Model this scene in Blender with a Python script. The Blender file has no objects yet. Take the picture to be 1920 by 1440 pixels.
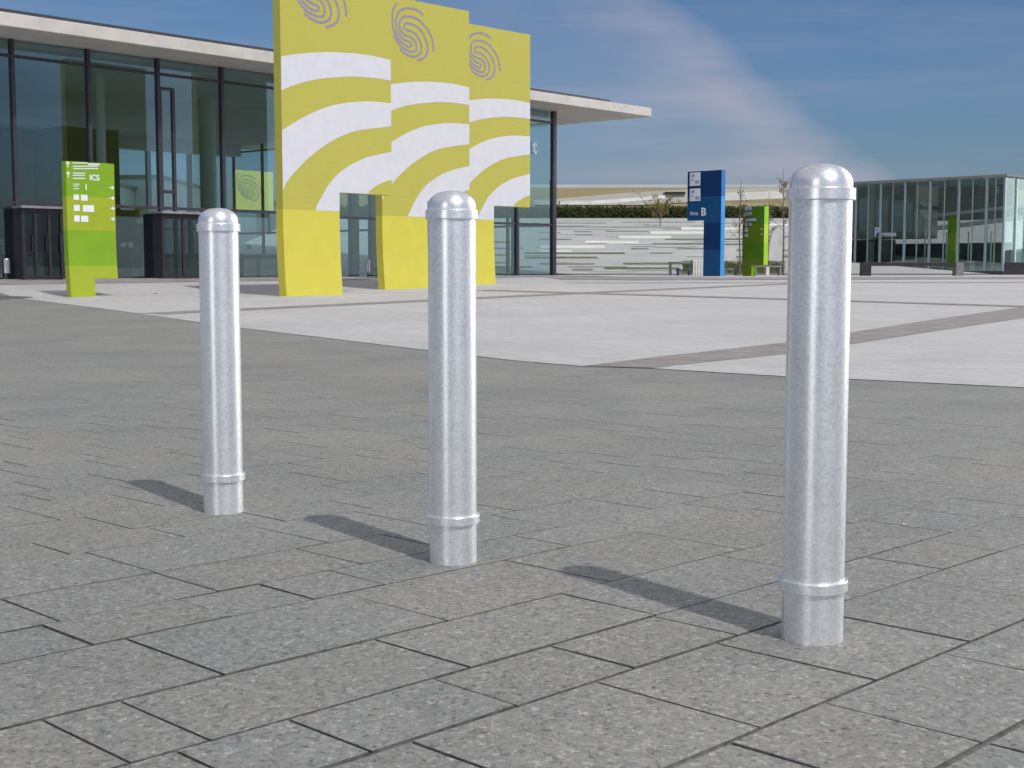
import bpy, bmesh, math, random
from mathutils import Vector, Matrix
R = math.radians
C = bpy.context.scene.collection
scene = bpy.context.scene
random.seed(7)

# ------------------------------------------------------------------ camera
FPX = 2500.0                       # focal length in pixels of the 1920 wide photo
EYE = 0.818
PITCH = math.atan(220 / FPX)
cam = bpy.data.cameras.new('camera')
cam.sensor_width = 36; cam.lens = FPX / 1920 * 36
cam.clip_start = 0.05; cam.clip_end = 3000
camo = bpy.data.objects.new('camera', cam); C.objects.link(camo)
camo.location = (0, 0, EYE); camo.rotation_euler = (math.pi / 2 - PITCH, 0, 0)
scene.camera = camo
scene.render.resolution_x = 1024; scene.render.resolution_y = 768
scene.view_settings.view_transform = 'Standard'; scene.view_settings.look = 'None'
scene.view_settings.exposure = 0.0; scene.view_settings.gamma = 1

# ------------------------------------------------------------------ sun and sky
SUN_AZ, SUN_EL = R(146), R(50.5)
sd = Vector((math.sin(SUN_AZ) * math.cos(SUN_EL), math.cos(SUN_AZ) * math.cos(SUN_EL), math.sin(SUN_EL)))
sun = bpy.data.lights.new('sun', 'SUN'); sun.energy = 2.7; sun.angle = R(1.2); sun.color = (1, .96, .9)
suno = bpy.data.objects.new('sun', sun); C.objects.link(suno)
suno.rotation_euler = (-sd).to_track_quat('-Z', 'Y').to_euler()

class NT:
    """small helper to write node trees"""
    def __init__(s, tree): s.t = tree; s.n = tree.nodes; s.l = tree.links
    def new(s, typ, **kw):
        nd = s.n.new(typ)
        for k, v in kw.items(): setattr(nd, k, v)
        return nd
    def link(s, a, b): s.l.new(a, b)
    def val(s, sock, v):
        if hasattr(v, 'links') or hasattr(v, 'is_output'): s.l.new(v, sock)
        else: sock.default_value = v
    def math(s, op, a, b=0.0, c=None, clamp=False):
        m = s.new('ShaderNodeMath', operation=op, use_clamp=clamp)
        s.val(m.inputs[0], a); s.val(m.inputs[1], b)
        if c is not None: s.val(m.inputs[2], c)
        return m.outputs[0]
    def mix(s, f, a, b, typ='MIX'):
        m = s.new('ShaderNodeMix', data_type='RGBA', blend_type=typ)
        s.val(m.inputs[0], f); s.val(m.inputs[6], a); s.val(m.inputs[7], b)
        return m.outputs[2]
    def ramp(s, f, pts):
        r = s.new('ShaderNodeValToRGB'); s.val(r.inputs[0], f)
        els = r.color_ramp.elements
        while len(els) < len(pts): els.new(.5)
        for e, (p, c) in zip(els, pts):
            e.position = p; e.color = c if len(c) == 4 else (*c, 1)
        return r.outputs[0]
    def noise(s, vec, scale, detail=3, rough=.55, out=0):
        n = s.new('ShaderNodeTexNoise'); s.val(n.inputs['Scale'], scale)
        n.inputs['Detail'].default_value = detail; n.inputs['Roughness'].default_value = rough
        if vec is not None: s.link(vec, n.inputs['Vector'])
        return n.outputs[out]
    def mapping(s, vec, scale=(1, 1, 1), rot=(0, 0, 0), loc=(0, 0, 0)):
        m = s.new('ShaderNodeMapping'); s.link(vec, m.inputs[0])
        m.inputs['Scale'].default_value = scale; m.inputs['Rotation'].default_value = rot
        m.inputs['Location'].default_value = loc
        return m.outputs[0]
    def coord(s, o='Object'):
        return s.new('ShaderNodeTexCoord').outputs[o]

world = bpy.data.worlds.new('World'); scene.world = world; world.use_nodes = True
w = NT(world.node_tree); w.n.clear()
sky = w.new('ShaderNodeTexSky', sky_type='NISHITA'); sky.sun_disc = False
sky.sun_elevation = SUN_EL; sky.sun_rotation = SUN_AZ; sky.air_density = 1.0; sky.dust_density = 1.6; sky.ozone_density = 2.5
gen = w.coord('Generated')
sep = w.new('ShaderNodeSeparateXYZ'); w.link(gen, sep.inputs[0])
# azimuth (0 ahead of +Y, positive to the right) and height of the looked-at bit of sky
az = w.math('ARCTAN2', sep.outputs[0], sep.outputs[1])
el = w.math('ARCSINE', sep.outputs[2])
# thin cirrus: a slanting veil whose right edge runs down to the horizon, and faint streaks
d1 = w.math('SUBTRACT', az, w.math('MULTIPLY_ADD', el, -1.17, .345))
wob = w.noise(w.mapping(gen, (7, 7, 10)), 1.3, 5, .6)
d1 = w.math('ADD', d1, w.math('MULTIPLY', w.math('SUBTRACT', wob, .5), .09))
A = w.math('MULTIPLY', d1, -24.0, clamp=True)
Bf = w.math('MULTIPLY_ADD', d1, 3.0, 1.0, clamp=True)
Cf = w.math('MULTIPLY_ADD', d1, 11.0, 1.0, clamp=True)
streak = w.noise(w.mapping(gen, (2.2, 2.2, 20), (0, .22, 0)), 1.8, 6, .62)
low = w.math('MULTIPLY_ADD', el, -4.2, 1.12, clamp=True)
cloud = w.math('MULTIPLY', A, w.math('MULTIPLY', Bf, w.math('MULTIPLY_ADD', streak, .75, .22)))
cloud = w.math('MULTIPLY', cloud, low)
cloud = w.math('ADD', cloud, w.math('MULTIPLY', w.math('MULTIPLY', A, Cf), w.math('MULTIPLY_ADD', streak, .60, .10)))
faint = w.math('MULTIPLY', w.math('SUBTRACT', streak, .44, clamp=True), .7)
cloud = w.math('ADD', cloud, w.math('MULTIPLY_ADD', el, -2.6, .24, clamp=True))
cloud = w.math('ADD', cloud, faint, clamp=True)
# added unseen bright sky patches behind and far right, to streak the bollards
def glow_patch(c, half, top, amt):
    a = w.math('SUBTRACT', 1.0, w.math('DIVIDE', w.math('ABSOLUTE', w.math('SUBTRACT', az, c)), half), clamp=True)
    b = w.math('SUBTRACT', 1.0, w.math('DIVIDE', w.math('ABSOLUTE', w.math('SUBTRACT', el, top * .45)), top), clamp=True)
    return w.math('MULTIPLY', w.math('MULTIPLY', w.math('SMOOTH_MIN', w.math('MULTIPLY', a, 2.2), 1.0, .3), w.math('MULTIPLY', b, 2.2, clamp=True)), amt)
back = w.math('ADD', glow_patch(-2.60, .19, .36, .62), w.math('ADD', glow_patch(.93, .42, .44, 1.0), glow_patch(1.38, .46, .40, .09)), clamp=True)
tint = w.mix(1.0, sky.outputs[0], (0.53, 0.70, .90, 1), 'MULTIPLY')
col = w.mix(cloud, tint, (4.9, 4.8, 5.8, 1))
veil = w.math('MULTIPLY', w.math('MULTIPLY_ADD', el, 3.2, -1.1, clamp=True), .60)  # whiter sky overhead, out of view, added for neutral fill light
col = w.mix(veil, col, (6.6, 6.5, 6.4, 1))
col = w.mix(back, col, (56.0, 55.6, 56.0, 1))
bg = w.new('ShaderNodeBackground'); bg.inputs[1].default_value = 0.088
w.link(col, bg.inputs[0])
wo = w.new('ShaderNodeOutputWorld'); w.link(bg.outputs[0], wo.inputs[0])

# ------------------------------------------------------------------ photo geometry helpers
cr, cf, cu = Vector((1, 0, 0)), Vector((0, math.cos(PITCH), -math.sin(PITCH))), Vector((0, math.sin(PITCH), math.cos(PITCH)))
def ray(x, y): return cr * ((x - 960) / FPX) + cu * ((720 - y) / FPX) + cf
S1 = ray(960, 535).z / ray(960, 535).y
S2 = ray(960, 470).z / ray(960, 470).y
YC, WB = 13.2, 3.0
TA = R(42); TT = Vector((math.sin(TA), math.cos(TA), 0)); TN = Vector((math.cos(TA), -math.sin(TA), 0))
HC = Vector((1.92, 60.0, 0))               # near-right corner of the hall
HZ = EYE - 0.384                           # floor level of the hall
def zbase(Y):
    if Y < YC - WB: return S1 * Y
    if Y > YC + WB: return S1 * YC + S2 * (min(Y, 90) - YC)
    t = Y - YC + WB
    return S1 * Y + (S2 - S1) * t * t / (4 * WB)
def zt(X, Y):
    z = zbase(Y)
    if Y < 24: return z
    d = Vector((X, Y, 0)) - HC
    dn = d.dot(TN); s = -d.dot(TT)
    k = max(0, min(1, 1 - dn / 7.5)) * max(0, min(1, 1 + s / 5))
    return z + (HZ - .01 - z) * k
def ground_at(x, y):
    d = ray(x, y); t = .5
    f = lambda t: EYE + d.z * t - zt(d.x * t, d.y * t)
    while f(t) > 0 and t < 600: t *= 1.01
    lo, hi = t / 1.01, t
    for _ in range(40):
        m = (lo + hi) / 2
        if f(m) > 0: lo = m
        else: hi = m
    return Vector((0, 0, EYE)) + d * lo
def at_depth(x, y, Y):
    d = ray(x, y); return Vector((0, 0, EYE)) + d * (Y / d.y)

# ------------------------------------------------------------------ mesh helpers
class MB:
    def __init__(s): s.b = bmesh.new(); s.mi = 0
    def quad(s, pts):
        vs = [s.b.verts.new(p) for p in pts]
        f = s.b.faces.new(vs); f.material_index = s.mi; return f
    def box(s, fr, x0, x1, y0, y1, z0, z1):
        P = [fr(x, y, z) for z in (z0, z1) for (x, y) in ((x0, y0), (x1, y0), (x1, y1), (x0, y1))]
        v = [s.b.verts.new(p) for p in P]
        fs = []
        for i in ((3, 2, 1, 0), (4, 5, 6, 7), (0, 1, 5, 4), (1, 2, 6, 5), (2, 3, 7, 6), (3, 0, 4, 7)):
            f = s.b.faces.new([v[k] for k in i]); f.material_index = s.mi; fs.append(f)
        return fs
    def prism(s, outline, fr, y0, y1):
        """outline of (x, z) points in the frame's front plane, y0 front, y1 back"""
        a = [s.b.verts.new(fr(x, y0, z)) for x, z in outline]
        b = [s.b.verts.new(fr(x, y1, z)) for x, z in outline]
        for f in (s.b.faces.new(a), s.b.faces.new(b[::-1])): f.material_index = s.mi
        n = len(a)
        for i in range(n):
            f = s.b.faces.new([a[(i + 1) % n], a[i], b[i], b[(i + 1) % n]]); f.material_index = s.mi
    def lathe(s, prof, n=64, c=(0, 0, 0), cap=True):
        rings = []
        for r, z in prof:
            if r < 1e-6: rings.append([s.b.verts.new((c[0], c[1], c[2] + z))])
            else: rings.append([s.b.verts.new((c[0] + r * math.cos(2 * math.pi * i / n), c[1] + r * math.sin(2 * math.pi * i / n), c[2] + z)) for i in range(n)])
        for a, b in zip(rings, rings[1:]):
            for i in range(n):
                j = (i + 1) % n
                if len(a) == 1 and len(b) > 1: vs = [a[0], b[j], b[i]]
                elif len(b) == 1: vs = [a[i], a[j], b[0]]
                else: vs = [a[i], a[j], b[j], b[i]]
                try: f = s.b.faces.new(vs); f.material_index = s.mi
                except ValueError: pass
    def tube(s, p, q, r0, r1, n=8):
        p, q = Vector(p), Vector(q); d = (q - p).normalized()
        u = d.orthogonal().normalized(); v = d.cross(u)
        a = [s.b.verts.new(p + (u * math.cos(2 * math.pi * i / n) + v * math.sin(2 * math.pi * i / n)) * r0) for i in range(n)]
        b = [s.b.verts.new(q + (u * math.cos(2 * math.pi * i / n) + v * math.sin(2 * math.pi * i / n)) * r1) for i in range(n)]
        for i in range(n):
            f = s.b.faces.new([a[i], a[(i + 1) % n], b[(i + 1) % n], b[i]]); f.material_index = s.mi
        s.b.faces.new(a[::-1]); s.b.faces.new(b)
    def build(s, name, mats, parent=None, smooth=False, bevel=0, loc=None, recalc=True, autosmooth=None):
        if recalc: bmesh.ops.recalc_face_normals(s.b, faces=s.b.faces[:])
        me = bpy.data.meshes.new(name); s.b.to_mesh(me); s.b.free()
        for m in (mats if isinstance(mats, (list, tuple)) else [mats]): me.materials.append(m)
        if smooth:
            for p in me.polygons: p.use_smooth = True
        o = bpy.data.objects.new(name, me); C.objects.link(o)
        if parent is not None:
            o.parent = parent
            o.matrix_parent_inverse = Matrix.Translation(parent.location).inverted() if parent.type == 'EMPTY' and parent.parent is None else Matrix()
        if bevel:
            md = o.modifiers.new('bevel', 'BEVEL'); md.width = bevel; md.segments = 2; md.limit_method = 'ANGLE'; md.angle_limit = R(40)
        return o
def frame(o, ang):
    """local x along the direction ang (clockwise from +Y), local y away from the camera side, z up"""
    o = Vector(o); t = Vector((math.sin(ang), math.cos(ang), 0)); b = Vector((-math.cos(ang), math.sin(ang), 0))
    return lambda x, y, z: o + t * x + b * y + Vector((0, 0, z))
def world_fr(o=(0, 0, 0)):
    o = Vector(o); return lambda x, y, z: o + Vector((x, y, z))
def tag(o, label=None, cat=None, group=None, kind=None):
    if label: o['label'] = label
    if cat: o['category'] = cat
    if group: o['group'] = group
    if kind: o['kind'] = kind
    return o
def thing(name, label, cat, loc, group=None):
    o = bpy.data.objects.new(name, None); C.objects.link(o); o.location = loc; o.empty_display_size = .2
    return tag(o, label, cat, group)
def plane_hit(fr, px, py, yy=0.0):
    """(x, z) in the frame's front plane of the thing seen at a pixel"""
    o = fr(0, yy, 0); ex = fr(1, yy, 0) - o; n = fr(0, yy + 1, 0) - o
    d = ray(px, py); e = Vector((0, 0, EYE))
    t = (o - e).dot(n) / d.dot(n); h = e + d * t - o
    return h.dot(ex), h.z

# ------------------------------------------------------------------ materials
def mat(name):
    m = bpy.data.materials.new(name); m.use_nodes = True
    n = NT(m.node_tree); bs = n.n['Principled BSDF']
    return m, n, bs
def bump(n, bs, h, strength, dist=.01):
    b = n.new('ShaderNodeBump'); b.inputs['Strength'].default_value = strength; b.inputs['Distance'].default_value = dist
    n.link(h, b.inputs['Height']); n.link(b.outputs[0], bs.inputs['Normal'])
def plain(name, col, rough=.6, metal=0., var=.12, scale=6., bmp=0.0, spec=.5):
    m, n, bs = mat(name)
    c = n.coord('Object')
    nz = n.noise(c, scale, 4)
    lo = tuple(v * (1 - var) for v in col); hi = tuple(min(1, v * (1 + var)) for v in col)
    n.link(n.ramp(nz, [(.3, lo), (.7, hi)]), bs.inputs['Base Color'])
    bs.inputs['Roughness'].default_value = rough; bs.inputs['Metallic'].default_value = metal
    bs.inputs['Specular IOR Level'].default_value = spec
    if bmp: bump(n, bs, n.noise(c, scale * 8, 3), bmp)
    return m

def paving_mat():
    m, n, bs = mat('grey_paving_stone')
    geo = n.new('ShaderNodeNewGeometry'); pos = geo.outputs['Position']
    # stone chips on the cut face: two sizes of small irregular cells
    def chips(sx, sy, warp):
        v = n.new('ShaderNodeTexVoronoi', feature='F1', distance='CHEBYCHEV')
        v.inputs['Scale'].default_value = 1.0; v.inputs['Randomness'].default_value = warp
        n.link(n.mapping(pos, (sx, sy, 1)), v.inputs['Vector'])
        s = n.new('ShaderNodeSeparateColor'); n.link(v.outputs['Color'], s.inputs[0]); return s.outputs
    a = chips(78, 72, .75); b = chips(150, 128, .9)
    f = n.math('ADD', n.math('MULTIPLY', a[0], .5), n.math('MULTIPLY', b[1], .5))
    base = n.ramp(f, [(0.05, (.10, .10, .098)), (.28, (.190, .191, .186)), (.72, (.250, .249, .242)), (.95, (.39, .388, .378))])
    # faint warm / cool chips
    base = n.mix(n.math('MULTIPLY', n.math('GREATER_THAN', a[1], .82), .35), base, (.27, .235, .20, 1))
    base = n.mix(n.math('MULTIPLY', n.math('GREATER_THAN', a[2], .82), .30), base, (.20, .235, .235, 1))
    isl = geo.outputs['Random Per Island']
    per = n.ramp(isl, [(0, (.94, .96, .955)), (.35, (1.0, .985, .955)), (.7, (1.0, 1.01, 1.0)), (1, (1.055, 1.045, 1.02))])
    base = n.mix(1.0, base, per, 'MULTIPLY')
    big = n.noise(n.mapping(pos, (1, 1, 1)), .55, 5, .6)
    base = n.mix(1.0, base, n.ramp(big, [(.32, (.86, .86, .87)), (.5, (.99, .985, .98)), (.7, (1.1, 1.07, 1.05))]), 'MULTIPLY')
    stain = n.noise(pos, 1.3, 6, .7)
    base = n.mix(n.math('MULTIPLY', n.math('GREATER_THAN', stain, .665), .12), base, (.25, .19, .16, 1))
    n.link(base, bs.inputs['Base Color'])
    bs.inputs['Roughness'].default_value = .78; bs.inputs['Specular IOR Level'].default_value = .35
    bump(n, bs, f, .12, .002)
    return m
M = {}
M['paving'] = paving_mat()
M['joint'] = plain('joint_sand', (.115, .112, .108), .95, var=.5, scale=40, bmp=.3)
def light_paving():
    m, n, bs = mat('light_paving_stone')
    pos = n.new('ShaderNodeNewGeometry').outputs['Position']
    rot = n.mapping(pos, (1, 1, 1), (0, 0, R(44.6)))
    br = n.new('ShaderNodeTexBrick'); n.link(rot, br.inputs['Vector'])
    br.inputs['Scale'].default_value = 1.0
    br.inputs['Color1'].default_value = (.44, .43, .43, 1); br.inputs['Color2'].default_value = (.495, .487, .487, 1)
    br.inputs['Mortar'].default_value = (.37, .355, .35, 1); br.inputs['Mortar Size'].default_value = .006
    br.inputs['Brick Width'].default_value = .32; br.inputs['Row Height'].default_value = .16
    c = n.mix(1.0, br.outputs[0], n.ramp(n.noise(pos, 45, 2), [(.3, (.88, .88, .88)), (.7, (1.08, 1.08, 1.08))]), 'MULTIPLY')
    c = n.mix(1.0, c, n.ramp(n.noise(pos, .35, 5, .6), [(.3, (.90, .90, .905)), (.7, (1.05, 1.045, 1.04))]), 'MULTIPLY')
    n.link(c, bs.inputs['Base Color']); bs.inputs['Roughness'].default_value = .8
    bs.inputs['Specular IOR Level'].default_value = .3
    return m
M['light'] = light_paving()
M['band'] = plain('band_paving', (.235, .215, .205), .85, var=.22, scale=3.0)
M['path'] = plain('path_slabs', (.26, .24, .24), .85, var=.16, scale=1.1)
M['earth'] = plain('far_ground', (.45, .44, .435), .9, var=.12, scale=.4)

def galvanised():
    m, n, bs = mat('galvanised_steel')
    c = n.coord('Object')
    a = n.noise(c, 125, 5, .66); big = n.noise(n.mapping(c, (1, 1, .45)), 16, 3, .5)
    f = n.math('ADD', n.math('MULTIPLY', a, .75), n.math('MULTIPLY', big, .25))
    n.link(n.ramp(f, [(.38, (.74, .742, .762)), (.50, (.87, .868, .882)), (.62, (.96, .955, .96))]), bs.inputs['Base Color'])
    n.link(n.math('MULTIPLY_ADD', a, .12, .285), bs.inputs['Roughness'])
    bs.inputs['Metallic'].default_value = .78
    tg = n.new('ShaderNodeTangent', direction_type='RADIAL', axis='Z'); n.link(tg.outputs[0], bs.inputs['Tangent'])
    bs.inputs['Anisotropic'].default_value = .5; bs.inputs['Anisotropic Rotation'].default_value = .25
    bump(n, bs, a, .012, .001)
    return m
M['galv'] = galvanised()

def painted_bands(name, bands, rough=.5, z0=0.0):
    """flat paint whose colour changes at given heights: [(height, colour), ...] from the bottom up (object z)"""
    m, n, bs = mat(name)
    co = n.coord('Object'); s = n.new('ShaderNodeSeparateXYZ'); n.link(co, s.inputs[0])
    col = bands[0][1]; cur = (*col, 1)
    rgb = n.new('ShaderNodeRGB'); rgb.outputs[0].default_value = cur; cur = rgb.outputs[0]
    for h, c in bands[1:]:
        cur = n.mix(n.math('GREATER_THAN', s.outputs[2], h), cur, (*c, 1))
    nz = n.noise(co, 2.2, 4)
    cur = n.mix(1.0, cur, n.ramp(nz, [(.3, (.95, .95, .95)), (.7, (1.04, 1.04, 1.04))]), 'MULTIPLY')
    n.link(cur, bs.inputs['Base Color']); bs.inputs['Roughness'].default_value = rough
    bs.inputs['Specular IOR Level'].default_value = .3
    return m
M['white'] = plain('white_paint', (.64, .63, .675), .6, var=.04, scale=3)
M['purple'] = plain('purple_paint', (.27, .225, .38), .6, var=.08, scale=9)
M['signwhite'] = plain('white_lettering', (.82, .84, .82), .5, var=.03)
M['letter'] = plain('white_letter', (.85, .86, .88), .4, var=.02)
M['concrete'] = plain('pale_concrete', (.57, .53, .49), .8, var=.10, scale=1.2, bmp=.1)
M['soffit'] = plain('soffit_concrete', (.36, .345, .32), .85, var=.08, scale=.8)
M['darkmetal'] = plain('dark_metal', (.035, .033, .042), .45, .3, var=.2)
M['mullion'] = plain('anodised_frame', (.060, .055, .070), .42, .4, var=.2)
M['coping'] = plain('dark_coping', (.055, .055, .065), .5, .3, var=.1)
M['ceiling'] = plain('hall_ceiling', (.58, .60, .64), .8, var=.12, scale=.5)
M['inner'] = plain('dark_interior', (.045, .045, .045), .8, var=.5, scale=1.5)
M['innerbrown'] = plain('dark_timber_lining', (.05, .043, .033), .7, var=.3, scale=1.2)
M['counter'] = plain('counter_front', (.17, .15, .14), .7, var=.1)
M['column'] = plain('column_plaster', (.62, .64, .63), .7, var=.05)
M['floor'] = plain('hall_floor', (.40, .39, .38), .35, var=.15)
M['bench'] = plain('dark_bench', (.022, .018, .021), .6, var=.3, scale=4)
M['benchside'] = plain('bench_block', (.20, .175, .19), .7, var=.2, scale=4)
M['steelbin'] = plain('brushed_steel', (.50, .47, .52), .35, .8, var=.15, scale=5)

def glass(name, tint, refl=1.0, rough=0.0):
    m, n, bs = mat(name); n.n.remove(bs)
    tr = n.new('ShaderNodeBsdfTransparent'); tr.inputs[0].default_value = (*tint, 1)
    gl = n.new('ShaderNodeBsdfGlossy'); gl.inputs['Roughness'].default_value = rough; gl.inputs[0].default_value = (.80, .95, .95, 1)
    lw = n.new('ShaderNodeLayerWeight'); lw.inputs[0].default_value = .5
    f5 = n.math('POWER', lw.outputs['Facing'], 5.0)
    sch = n.math('MULTIPLY', n.math('MULTIPLY_ADD', f5, .95, .05), refl, clamp=True)
    mx = n.new('ShaderNodeMixShader'); n.link(sch, mx.inputs[0])
    n.link(tr.outputs[0], mx.inputs[1]); n.link(gl.outputs[0], mx.inputs[2])
    n.link(mx.outputs[0], n.n['Material Output'].inputs[0])
    return m
M['glass'] = glass('teal_glass', (.77, .86, .88), 2.1)
M['glass_back'] = glass('back_glass', (.90, .96, .96), .6)
M['glass_pav'] = glass('pavilion_glass', (.72, .76, .75), 1.9)
M['glass_door'] = glass('door_glass', (.55, .60, .60), 1.0)

# ------------------------------------------------------------------ ground sheets
def drape(o_name, polys, m, dz, step=1.6, label=None, kind='structure', cap_y=None):
    b = bmesh.new()
    for poly in polys:
        vs = [b.verts.new((x, y, 0)) for x, y in poly]
        b.faces.new(vs)
    bmesh.ops.triangulate(b, faces=b.faces[:])
    xs = [v.co.x for v in b.verts]; ys = [v.co.y for v in b.verts]
    y = math.floor(min(ys))
    while y < max(ys):
        bmesh.ops.bisect_plane(b, geom=b.verts[:] + b.edges[:] + b.faces[:], plane_co=(0, y, 0), plane_no=(0, 1, 0)); y += step if y < 90 else 40
    x = math.floor(min(xs))
    while x < max(xs):
        bmesh.ops.bisect_plane(b, geom=b.verts[:] + b.edges[:] + b.faces[:], plane_co=(x, 0, 0), plane_no=(1, 0, 0)); x += step * 1.3 if -60 < x < 60 else 40
    for v in b.verts: v.co.z = zt(v.co.x, v.co.y) + dz
    for f in b.faces:
        f.normal_update()
        if f.normal.z < 0: f.normal_flip()
    me = bpy.data.meshes.new(o_name); b.to_mesh(me); b.free(); me.materials.append(m)
    for p in me.polygons: p.use_smooth = True
    o = bpy.data.objects.new(o_name, me); C.objects.link(o)
    if kind: o['kind'] = kind
    return o
drape('ground', [[(-400, -300), (400, -300), (400, 900), (-400, 900)]], M['earth'], -.045, 3.0)
g2 = lambda pts: [tuple(ground_at(x, y)[:2]) for x, y in pts]
# tile rows: 44.6 degrees to the right of the view, joints measured from the foreground
RA = R(44.6); RU = Vector((math.sin(RA), math.cos(RA))); RV = Vector((math.cos(RA), -math.sin(RA)))
uv = lambda p: (p[0] * RU.x + p[1] * RU.y, p[0] * RV.x + p[1] * RV.y)
VMIN, VMAX = -42.0, 8.0
rows = []; v = -1.03
k = 0; W3 = (.33, .415, .255)
while v > VMIN:
    rows.append((v - W3[k % 3], v)); v -= W3[k % 3]; k += 1
v = -1.03; k = 2
while v < VMAX:
    rows.append((v, v + W3[k % 3])); v += W3[k % 3]; k -= 1
rows.sort()
mids = []
for ox, oy, s, L in (
    (0, 600, 4, [(290,663),(190,707),(710,716),(690,775),(1070,742),(1065,785),(620,826),(615,878),(690,937),(620,1005),(750,1070),(750,1170),(880,1238),(960,1335),(200,1232),(235,1320),(130,1415),(80,1068),(130,1148),(100,940),(60,790),(90,830),(1380,808),(1350,873),(1350,1003),(1430,1068),(1380,662),(1420,710),(1450,1160)]),
    (440, 780, 5.0526, [(395,30),(480,103),(590,153),(510,247),(535,357),(560,450),(695,560),(990,683),(1040,825),(930,118),(1070,292),(1180,373),(1420,67),(1430,160),(1560,238),(1660,410),(1420,955),(1590,1160),(740,1290),(270,950),(450,1100),(1740,300),(1740,535)]),
    (880, 780, 5.0526, [(640,93),(710,167),(450,303),(690,412),(970,497),(390,585),(1080,648),(1380,822),(250,495),(220,858),(480,983),(650,1170),(1160,350),(1340,445),(1040,245),(1150,115),(1440,80),(1690,133),(1830,217),(1770,370),(1780,473),(1760,702)]),
    (1240, 760, 4.8, [(195,320),(300,405),(560,700),(400,910),(200,800),(700,490),(720,340),(680,245),(500,188),(950,195),(260,585),(880,612),(900,797),(930,945),(350,1230)]),
    (1580, 760, 4.8, [(220,497),(770,517),(1010,468),(1400,395),(930,345),(380,593),(180,660),(860,695),(1380,540),(1320,865),(1020,975),(580,1085),(1100,1255)]),
    (0, 0, 1, [(740,1137),(1037,1068),(1288,1012),(785,1222),(1136,1131),(1404,1051),(1108,1230),(1297,1171),(1698,1055),(1811,1022),(1257,1316),(1487,1238),(1672,1173),(1450,1415),(1691,1354),(306,1348),(324,1229),(158,1385),(378,1137),(344,1089),(886,1295),(611,1375),(832,1411),(358,1421),(1515,1110),(1818,1102),(1850,1241),(125,1189),(535,1108),(665,1081),(158,1387)])):
    mids += [ground_at(ox + x / s, oy + y / s) for x, y in L]
meas = {}
for g in mids:
    u, vv = uv(g)
    for i, (a, b) in enumerate(rows):
        if a <= vv < b: meas.setdefault(i, []).append(u)
pb = MB()
bd_px = [(-300, 505), (-150, 527), (0, 549), (215, 582), (300, 594), (450, 615), (620, 635), (800, 657), (960, 676), (1100, 687.5), (1220, 691), (1470, 706), (1590, 711), (1920, 727), (2400, 748)]
bd = g2(bd_px)
def beyond(x, y):
    """True when a point lies well inside the light paving"""
    for (x0, y0), (x1, y1) in zip(bd, bd[1:]):
        lo, hi = sorted((x0, x1))
        if lo <= x <= hi and hi > lo:
            yy = y0 + (y1 - y0) * (x - x0) / (x1 - x0)
            return y > yy + 1.5
    return False
rr = random.Random(3)
for i, (va, vb) in enumerate(rows):
    cuts = sorted(meas.get(i, []))
    cc = []
    for c in cuts:
        if not cc or c - cc[-1] > .12: cc.append(c)
    lens = {0: (.6, .64, .7, .45), 1: (.62, .42, .64, .8), 2: (.38, .40, .42, .62)}[0 if abs(vb - va - .33) < .02 else 1 if vb - va > .37 else 2]
    full = []
    if not cc: cc = [rr.uniform(0, .6)]
    for a, b in zip(cc, cc[1:]):
        full.append(a); gap = b - a
        if gap > .95:
            n_ = max(1, round(gap / .62))
            for q in range(1, n_): full.append(a + gap * q / n_ + rr.uniform(-.05, .05))
    full.append(cc[-1])
    u = cc[0]
    while u > -12: u -= rr.choice(lens); full.insert(0, u)
    u = full[-1]
    while u < 62: u += rr.choice(lens); full.append(u)
    for a, b in zip(full, full[1:]):
        um, vm = (a + b) / 2, (va + vb) / 2
        c = RU * um + RV * vm
        if c.y < .7 or c.y > 47 or abs(c.x) > .41 * c.y + 2.2 or beyond(c.x, c.y): continue
        dist = c.length
        jr = (.0062 if dist < 3.3 else .0038 if dist < 4.4 else .0010 if dist < 5.5 else .0003)    # half joint along the rows
        jc = (.0038 if dist < 4 else .0034 if dist < 9 else .0028)
        tz = rr.uniform(-.0012, .0012); dz = [(tz + rr.uniform(-.0006, .0006)) * (1 if dist < 4 else .4) for _ in range(4)]
        P = []
        for (uu, v2), z_ in zip(((a + jc, va + jr), (b - jc, va + jr), (b - jc, vb - jr), (a + jc, vb - jr)), dz):
            q = RU * (uu + rr.uniform(-.0015, .0015)) + RV * (v2 + rr.uniform(-.001, .001)); P.append(Vector((q.x, q.y, zt(q.x, q.y) + z_ - .0013)))
        tv = [pb.b.verts.new(p_) for p_ in P]
        f = pb.b.faces.new(tv)
        if dist < 12:
            lv = [pb.b.verts.new(p_ - Vector((0, 0, .006))) for p_ in P]
            for q in range(4): pb.b.faces.new([tv[q], tv[(q + 1) % 4], lv[(q + 1) % 4], lv[q]]).material_index = 1
po = pb.build('paving', [M['paving'], M['joint']], recalc=True); po['kind'] = 'structure'
for p_ in po.data.polygons: pass
drape('joint_bed', [[(-6, -3), (6, -3), (8, 13), (22, 47.5), (-24, 47.5), (-8, 13)]], M['joint'], -.0065, 1.6)
# light stone field with darker bands
far = g2([(2400, 516), (1920, 517), (1500, 517.5), (1050, 519.5)])
hall_front = [tuple((HC - TT * s + TN * .2)[:2]) for s in (0, 10, 20, 30)]
drape('plaza', [[*bd, *far[:3], *hall_front]], M['light'], .004, 1.6)
def band(name, top, bot, m='band', dz=.008):
    # a strip between two picture lines, followed on the ground
    T, B = g2(top), g2(bot)
    drape(name, [[a, b, c, d] for a, b, c, d in zip(T, T[1:], B[1:], B)], M[m], dz, 1.6)
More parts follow.
